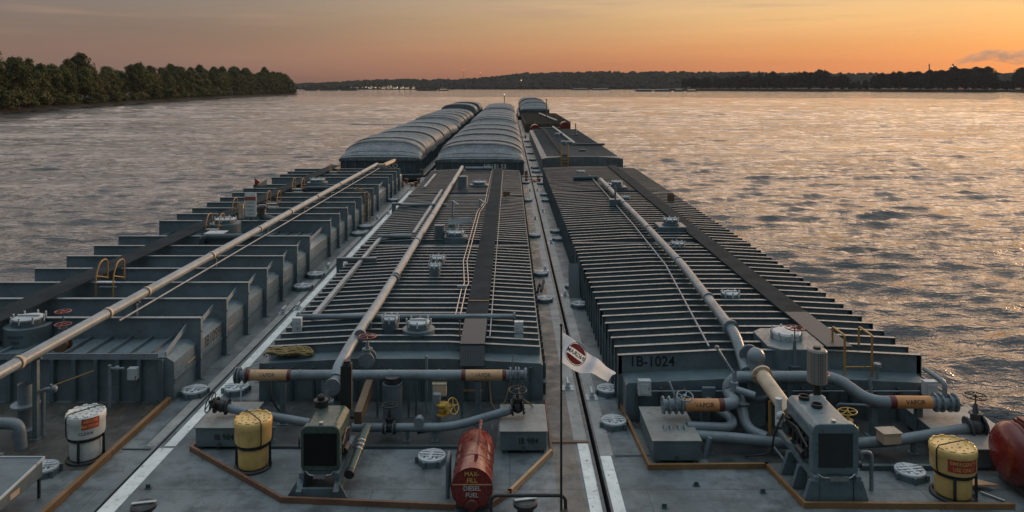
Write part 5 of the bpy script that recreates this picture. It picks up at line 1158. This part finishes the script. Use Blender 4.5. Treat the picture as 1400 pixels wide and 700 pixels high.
# rope pile on the front of the middle trunk
def rope_pile():
    rnd = random.Random(4); m = MB()
    for q in range(16):
        cx, cy = -6.45 + rnd.uniform(-.42, .42), 22.4 + rnd.uniform(-.08, .12); r0 = rnd.uniform(.14, .3); ph = rnd.uniform(0, 6); tl = rnd.uniform(-.5, .5); tz = 1.1 + rnd.random() * .10
        m.tube([(cx + math.cos(ph + k * .42) * r0 * 1.3, cy + math.sin(ph + k * .42) * r0 * .6, tz + .05 + abs(math.sin(k * .42 + ph)) * .12 + .03 * math.sin(k * 1.3 + tl)) for k in range(22)], .03, 7)
    o = m.build('rope_pile', 'rope'); tag(o, 'tangled straw-coloured rope heaped on the front edge of the middle trunk', 'rope')
rope_pile()
# mooring buttons
for (x, y, lab) in ((-7.5, 15.72, 'black round mooring bollard near the bottom edge, right of the white line'), (.32, 15.85, 'black round mooring bollard behind the black rail near the flagpole')):
    t = thing('bollard', lab, 'bollard', (x, y, 0), 'black mooring bollards'); MB().solid([(.2, .002), (.17, .05), (.17, .32), (.25, .36), (.25, .43), (.2, .46), (.001, .47)], (x, y, 0), 28).build('post', 'black', t)
    MB().bar((x - .22, y - .05, .485), (x + .24, y + .05, .485), .07, .02).build('cap_strap', 'lid', t)
# scrap of paint chips/cloth
o = MB().tube([(1.2, 36.0, .05), (1.3, 36.4, .3), (1.42, 36.2, .15), (1.5, 36.6, .38), (1.35, 36.0, .1)], .06, 8).build('rag', 'black'); o.location = (0, -2.6, 0); tag(o, 'crumpled black rag lying on the walkway of the middle barge', 'rag')

# ------------------------------------------------------------------ towboat bow, rail, flagpole, flag
tb = thing('towboat_bow', 'black tubular rail on the bow of the pushing boat', 'boat', (.3, 13.3, 0)); TBZ = .9
MB().box(-5, 6, 6.5, 13.75, -.95, TBZ).build('foredeck', 'deck', tb)
m = MB(); m.tube(fillet([(-.33, 13.5, TBZ), (-.33, 13.5, 1.81), (.98, 13.5, 1.81), (.98, 13.5, TBZ)], .12), .032, 10); m.tube([(-.33, 13.5, 1.35), (.98, 13.5, 1.35)], .022, 8); m.build('railing', 'black', tb)
m = MB(); m.box(.88, 1.02, 13.35, 13.45, TBZ, 1.6); m.build('rail_bracket', 'black', tb)
fp = thing('flagpole', 'thin black flagpole standing by the black rail', 'flagpole', (.9, 13.45, TBZ))
MB().cyl((.9, 13.45, TBZ), (.9, 13.45, 4.8), .024, 12, .017).build('pole', 'black', fp); MB().cyl((.9, 13.45, TBZ), (.9, 13.45, TBZ + .05), .07, 14).build('base_plate', 'black', fp)
MB().ball((.9, 13.45, 4.82), .03, 10).build('finial', 'black', fp)
def fy(x, z): u = (x - .92) / .9; return 13.45 + .075 * math.sin(u * 8.5 + (4.4 - z) * 6) + .03 * math.sin(u * 17 - z * 7)*u * min(1, u * 2.2) + .05 * math.sin(u * 2.2) + .015 * math.sin(z * 22 + u * 9) * u
fl = thing('flag', 'white flag with a red disc emblem blowing from the flagpole', 'flag', (.92, 13.45, 4.1)); m = MB(); nu, nv = 40, 24
for off, flip in ((-.0015, 0), (.0015, 1)):
    vs = []
    for i in range(nu + 1):
        u = i / nu; zt = 4.715 + (3.98 - 4.715) * u - .03 * math.sin(u * PI) + .012 * math.sin(u * 14); zb = 4.13 + (3.83 - 4.13) * (u / .85) - .02 * math.sin(u * 5) if u < .85 else 3.83 + (3.96 - 3.83) * ((u - .85) / .15) + .03 * math.sin((u - .85) / .15 * PI)
        for j in range(nv + 1): v = j / nv; x = .92 + .93 * u; z = zt + (zb - zt) * v; vs.append((x, fy(x, z) + off, z))
    w_ = nv + 1; m.add(vs, [(i * w_ + j, i * w_ + j + 1, (i + 1) * w_ + j + 1, (i + 1) * w_ + j) for i in range(nu) for j in range(nv)], True)
cl = m.build('cloth', 'flag', fl)
EC = (1.16, 4.30); EA = math.radians(-28)
def fmap(off, u, v): x = EC[0] + u * math.cos(EA) * .95 - v * math.sin(EA) * .95; z = EC[1] + u * math.sin(EA) + v * math.cos(EA); return (x, fy(x, z) + off, z)
for off in (-.006, .006):
    m = MB(); Rr = .165
    for sgn in (1, -1):        # disc halves above and below the name band
        band = .062; n = 16; rows_ = []
        for i in range(9):
            v = band + (Rr - band) * i / 8; hw = math.sqrt(max(0, Rr * Rr - v * v)); rows_.append([(fmap(off, -hw + 2 * hw * k / n, sgn * v)) for k in range(n + 1)])
        vs = [p for r_ in rows_ for p in r_]; m.add(vs, [(i * (n + 1) + k, i * (n + 1) + k + 1, (i + 1) * (n + 1) + k + 1, (i + 1) * (n + 1) + k) for i in range(8) for k in range(n)])
    m.build('emblem_disc', 'flag_red', cl)
    m = MB(); n = 40; m.add([fmap(off, q * math.cos(a), q * math.sin(a)) for a in [k * 2 * PI / n for k in range(n)] for q in (.178, .186)], [(2 * k, 2 * k + 1, (2 * k + 3) % (2 * n), (2 * k + 2) % (2 * n)) for k in range(n)]); m.build('emblem_ring', 'navy', cl)
    lettering('INGRAM', .10, 'navy', cl, lambda u, v: Vector(fmap(off * 1.3, -u * .92, v)))

# ------------------------------------------------------------------ covered hopper barges ahead
M['rim'] = paint('worn_cover_rim', (.27, .305, .32), .45, .35, .12, rustcol=(.08, .10, .11))
RIMS = []
def hopper(x0, x1, y0, y1, lab, ze=1.35, zc=3.1, mat='coverB', board=None, nsec=10, stack=None, skip=(), high=0, alt=.2, rib=.13):
    t = thing('hopper_barge', lab, 'barge', ((x0 + x1) / 2, y0, 0), 'covered hopper barges ahead')
    z0 = high; m = MB(); m.prism([(y0, z0 - .004), (y0 + .02, z0 - .5), (y0 + 4, -2.5), (y1 - 5, -2.5), (y1, z0 - .6), (y1, z0 - .004)], x0, x1, 'x'); m.build('hull', 'hull', t)
    MB().add([(x0 + .01, y0, z0), (x1 - .01, y0, z0), (x1 - .01, y1, z0), (x0 + .01, y1, z0)], [(0, 1, 2, 3)]).build('deck', 'deck', t)
    cx0, cx1 = x0 + .75, x1 - .75; a0, a1 = y0 + 1.2, y1 - 1.5
    m = MB(); m.box(cx0, cx1, a0, a1, z0 + .001, ze)
    m.build('coaming', 'steel_dark', t)
    m = MB()
    for k in range(int((a1 - a0) / 2.4)):
        y = a0 + .5 + k * 2.4
        for xx, s_ in ((cx0, -1), (cx1, 1)): xa, xb = sorted((xx + s_ * .001, xx + s_ * .14)); m.cut(); m.box(xa, xb, y - .03, y + .03, z0 + .01, ze - .05)
    for k in range(8): xx = cx0 + .5 + k * (cx1 - cx0 - 1) / 7; m.cut(); m.box(xx - .04, xx + .04, a0 - .1, a0 - .001, z0 + .01, ze - .1)
    m.each('coaming_brace', 'steel', t)
    cw = (cx1 - cx0) / 2 + .12; cxm = (cx0 + cx1) / 2; L = (a1 - a0) / nsec
    def arch(ya, yb, dz, sa=1, sb=1):
        m = MB(); ns = 28; ny = max(2, int((yb - ya) / .3)); vs = []
        for j in range(ny + 1):
            y = ya + (yb - ya) * j / ny; s_ = sa + (sb - sa) * min(1, j / ny * 1.05); r_ = rib * (1 if j % 6 in (2, 3) else 0)
            e = .0 if 1 < j < ny - 1 else .07
            for i in range(ns + 1):
                a = PI * i / ns; ca = math.cos(a); px_ = -cw * math.copysign(abs(ca) ** .72, ca); pz = ze + .12 + dz + (zc - ze - .12) * s_ * (max(0, math.sin(a)) ** .85) + (r_ + e) * min(1, math.sin(a) * 3)
                vs.append((cxm + px_ * (1 + dz * .02), y, pz))
        w_ = ns + 1; m.add(vs, [(j * w_ + i, j * w_ + i + 1, (j + 1) * w_ + i + 1, (j + 1) * w_ + i) for j in range(ny) for i in range(ns)])
        for j in (0, ny):      # end plates
            e = vs[j * w_:(j + 1) * w_]; m.add(e + [(cxm - cw, e[0][1], ze), (cxm + cw, e[0][1], ze)], [tuple(range(w_)) + (w_ + 1, w_)])
        for s_ in (-1, 1): xx = cxm + s_ * cw; m.box(xx - .05, xx + .05, ya, yb, ze + .0 + dz - .1, ze + .14 + dz)
        q = MB()               # pale worn rims that run over the cover
        for j in range(ny + 1):
            if j % 6 == 3 or j in (1, ny - 1):
                q.cut(); row = [Vector(p) + Vector((0, 0, .02)) for p in vs[j * w_:(j + 1) * w_]]
                for a_, b_ in zip(row, row[1:]): q.add([a_ + Vector((0, -.07, 0)), b_ + Vector((0, -.07, 0)), b_ + Vector((0, .07, .0)), a_ + Vector((0, .07, .0))], [(0, 1, 2, 3)])
        RIMS.append(q)
        return m
    for k in range(nsec):
        if k in skip: continue
        ya, yb = a0 + k * L, a0 + (k + 1) * L; dz = alt * (k % 2)
        if k == 0: arch(ya - .1, ya + L * .5, 0, .12, .93).build('end_cover', mat, t); arch(ya + L * .5, yb, .03).build('roll_cover', mat, t)
        elif k == nsec - 1: arch(ya, yb, 0, .97, .5).build('end_cover', mat, t)
        else: arch(ya - .25, yb + .25, dz).build('roll_cover', mat, t)
        m = MB()
        for s_ in (-.55, .0, .6):
            xx = cxm + s_ * cw; zz = ze + (zc - ze) * (1 - abs(s_) ** 2.6) + dz + .05; m.cut(); m.box(xx - .06, xx + .06, yb - .9, yb - .5, zz, zz + .12)
        m.each('lifting_lug', 'pipe_light', t)
    if stack:
        for (k, n) in stack:
            for q in range(n): arch(a0 + k * L, a0 + (k + 1) * L, .55 * (q + 1)).build('stacked_cover', mat, t)
    while RIMS: RIMS.pop().each('cover_rim', 'rim', t)
    m = MB()
    for y in (y0 + .5, y1 - .6):
        for x in (x0 + .4, x1 - .4, cxm): m.cut(); m.cyl((x, y, z0), (x, y, z0 + .45), .16, 12); m.cyl((x, y, z0 + .45), (x, y, z0 + .5), .21, 12)
    m.each('timberhead', 'brown', t)
    if board:
        lettering(board[0], .62, 'letter_white', t, plane_fn((board[2], a0 - .12, ze - .42), (1, 0, 0), (0, 0, 1)), sx=.9)
        if board[1]: lettering(board[1], .4, 'letter_white', t, plane_fn((board[2] + .2, a0 - .12, ze - .85), (1, 0, 0), (0, 0, 1)))
    return t
CX0, CX1 = SEAM_L + .6, SEAM_R - .05
hopper(CX0, CX1, 76.6, 136, 'covered hopper barge in the middle column, first beyond the middle tank barge', board=('HB181 53', '2', -1.5), ze=1.3, zc=2.95)
hopper(CX0, CX1, 137, 196, 'covered hopper barge second in the middle column, between two others', ze=1.3, zc=3.1, mat='coverA')
hopper(CX0, CX1, 197, 255, 'covered hopper barge at the head of the middle column, below the small white lamp', ze=1.3, zc=3.3)
hopper(-18.2, -8.6, 78.0, 138.5, 'covered hopper barge first in the left column, beyond the IB1099 barge', ze=1.35, zc=3.15, mat='coverA', nsec=10)
hopper(-19.0, -8.6, 139.5, 199, 'covered hopper barge second in the left column, beyond the nearest covered one', ze=1.45, zc=3.2, mat='coverB')
hopper(-18.6, -8.4, 200, 259, 'partly opened hopper barge with stacked covers at the head of the left column', ze=1.8, zc=3.7, mat='coverB', skip=(3, 4), stack=((0, 1), (1, 1), (5, 1)))
hopper(2.3, 11.4, 208, 266, 'high riding hopper barge with rounded cover at the head of the right column', ze=2.4, zc=4.7, mat='coverB', high=1.0, nsec=6, stack=((3, 1), (4, 1), (5, 1)))
# couplings between rows: wires, ratchets
def coupling(x, y, lab):
    t = thing('coupling_wires', lab, 'wires', (x, y, .02), 'steel coupling wires between barges'); m = MB()
    m.tube([(x - .5, y - 1.2, .12), (x + .1, y - .2, .16), (x + .6, y + 1.2, .12)], .04, 6); m.tube([(x + .6, y - 1.1, .12), (x, y, .2), (x - .5, y + 1.2, .12)], .04, 6); m.build('wire', 'brown', t)
    m = MB(); m.cyl((x + .2, y - .9, .14), (x + .3, y + .2, .16), .09, 8); m.build('ratchet', 'brown', t); m = MB()
    for dx, dy in ((-.55, -1.2), (.65, -1.1), (-.5, 1.2), (.65, 1.2)): m.cut(); m.solid([(.16, 0), (.13, .1), (.13, .35), (.19, .38), (.19, .44), (.001, .45)], (x + dx, y + dy, 0), 14)
    m.each('timberhead', 'brown', t)
coupling(SEAM_R + .0, 72.5, 'rusty crossed coupling wires on the seam beyond the middle and right tank barges')
coupling(SEAM_L - .3, 70.0, 'rusty crossed coupling wires on the seam beyond the left tank barge')
coupling(SEAM_R, 134.0, 'rusty crossed coupling wires on the seam beside the smooth roofed tank barge')

# ---- tank barge ahead on the right
t = thing('tank_barge', 'smooth low-roofed tank barge directly beyond the 1B-1024 barge', 'barge', (7.4, 77, 0), 'tank barges ahead on the right')
hull(t, 2.15, 12.8, 77, 136); m = MB(); m.prism([(3.3, 0), (11.7, 0), (11.7, 1.5), (11.3, 1.6), (8.9, 1.75), (6.0, 1.75), (3.7, 1.6), (3.3, 1.5)], 79.3, 130); m.build('trunk', 'roofbrown', t) if False else None
M['roofbrown'] = paint('brown_grey_roof', (.12, .135, .14), .5, .3, .07)
m.build('trunk', 'roofbrown', t)
m = MB()
for k in range(14): x = 3.6 + k * .6; m.cut(); m.box(x - .03, x + .03, 79.15, 79.295, .02, 1.45)
m.each('wall_stiffener', 'steel', t)
m = MB()
for k in range(60): y = 79.8 + k * .84; m.box(3.8, 11.2, y, y + .05, 1.74, 1.80)
m.build('roof_ribs', 'roofbrown', t)
MB().box(5.35, 5.95, 79.5, 130, 1.85, 1.9).build('catwalk', 'catwalk', t)
m = MB()
for x in (5.3, 6.0): m.cyl((x, 79.1, 0), (x, 79.1, 3.0), .07, 6)
for k in range(5): m.cyl((5.3, 79.1, .3 + k * .3), (6.0, 79.1, .3 + k * .3), .04, 6)
m.build('ladder', 'yellow_rail', t)
m = MB(); m.cyl((7.9, 93, 2.05), (7.4, 132, 2.05), .16, 10); m.build('cargo_pipe', 'pipe_light', t); MB().cyl((7.9, 93.3, 1.95), (11.5, 93.3, 1.95), .14, 8).build('cross_pipe', 'steel_dark', t)
for (x, y) in ((6.6, 94.5), (7.3, 94.0), (6.8, 110), (7.4, 111)): dome(t, x, y, 1.7, .35, .35, .3, 'butterworth_hatch', False)
m = MB(); m.cyl((9.6, 112, 1.6), (9.6, 112, 3.6), .08, 6); m.box(9.2, 10.0, 111.8, 112.3, 1.6, 2.0); m.build('vent_post', 'steel_dark', t)
m = MB(); m.box(7.7, 8.4, 85, 85.5, 1.7, 2.0); m.build('gauge_box', 'steel_dark', t)
for (x, y) in ((2.75, 80), (2.75, 84), (2.75, 93), (2.75, 102), (2.75, 113), (2.75, 124)): hatch(t, x, y, 0, 0, 1.2)
stripe(t, 2.2, 2.5, 77.5, 135, 'stripe_old')
t = thing('tank_barge', 'dark tank barge with yellow posts and red tanks before it, third in the right column', 'barge', (7.4, 137, 0), 'tank barges ahead on the right')
hull(t, 2.15, 12.6, 137, 205.5, mat='hull'); m = MB(); m.box(3.0, 11.9, 150, 201, .001, 1.85); m.build('trunk', 'darkbarge', t, bev=.1)
m = MB()
for k in range(40): m.box(3.05, 11.85, 150.4 + k * 1.25, 150.5 + k * 1.25, 1.86, 2.05)
m.build('roof_ribs', 'darkbarge', t)
m = MB()
for x in (3.2, 4.9, 6.3, 7.1, 7.8, 9.0, 11.8): m.cut(); m.box(x - .05, x + .05, 149.8, 149.99, 0, 2.2)
m.each('post', 'orange', t); MB().cyl((9.2, 150, 2.3), (7.3, 190, 2.3), .2, 8).build('cargo_pipe', 'pipe_light', t)
m = MB(); m.cyl((4.0, 148, .9), (11.0, 148, .9), .2, 8); m.build('vapor_header', 'steel_dark', t)
MB().cyl((8.0, 168, 1.8), (8.0, 168, 6.2), .09, 8).box(7.8, 8.2, 167.9, 168.1, 6.0, 6.2).build('mast', 'black', t)
diesel(4.6, 139.5, 142.5, 1.15, .85, 'red tank on the dark third barge, the one near its left corner', ())
diesel(10.4, 145, 148, 1.4, .85, 'red tank on the dark third barge, the one near its right side', ())
lamp(-1.8, 253, 0, 6.3, M['lamp_white'], .16, 'small white lamp on a thin pole at the head of the middle column')

# ---- walkway signs and flag on left barge
t = thing('warning_sign', 'white warning board with red header on a post, on the left tank barge', 'sign', (-13.75, 40.8, PZ)); MB().cyl((-13.75, 40.8, PZ), (-13.75, 40.8, 2.2), .04, 8).build('post', 'steel_dark', t)
bd = MB().box(-14.05, -13.45, 40.7, 40.74, 2.1, 3.35).build('board', 'white', t); MB().box(-14.04, -13.46, 40.69, 40.698, 2.95, 3.15).build('header', 'wheel_red', bd)
for k in range(4): lettering('WARNING' if k == 9 else 'NO SMOKING' if k == 0 else 'NO OPEN LIGHTS' if k == 1 else 'NO VISITORS' if k == 2 else 'DANGER', .085, 'letter_black', bd, plane_fn((-13.75, 40.694, 2.82 - k * .2), (1, 0, 0), (0, 0, 1)), sx=.72)
MB().box(-14.4, -14.15, 40.75, 40.85, 2.0, 2.75).build('side_panel', 'tan_light', t)
t = thing('pennant', 'small red and white pennant on a staff beside the left catwalk', 'pennant', (-15.1, 45.5, PZ)); MB().cyl((-15.1, 45.5, PZ), (-15.1, 45.5, 3.6), .02, 6).build('staff', 'black', t)
MB().add([(-15.1, 45.5, 3.55), (-14.8, 45.55, 3.3), (-15.1, 45.5, 3.05)], [(0, 1, 2)]).build('red_field', 'sign_red', t); MB().add([(-14.95, 45.52, 3.16), (-14.4, 45.5, 3.5), (-14.4, 45.5, 3.15), (-14.8, 45.54, 3.05)], [(0, 1, 2, 3)]).build('pale_field', 'tan_light', t)

# ------------------------------------------------------------------ haze
hm = bpy.data.materials.new('river_haze'); hm.use_nodes = True; ht = hm.node_tree; ht.nodes.clear()
ho = N(ht, 'ShaderNodeOutputMaterial'); hv = N(ht, 'ShaderNodeVolumePrincipled'); ht.links.new(hv.outputs[0], ho.inputs['Volume'])
hv.inputs['Color'].default_value = (.66, .70, .74, 1); hv.inputs['Density'].default_value = .00004
o = MB().box(-3500, 3500, -600, 3400, -3.4, 130).build('haze', hm); o['kind'] = 'stuff'
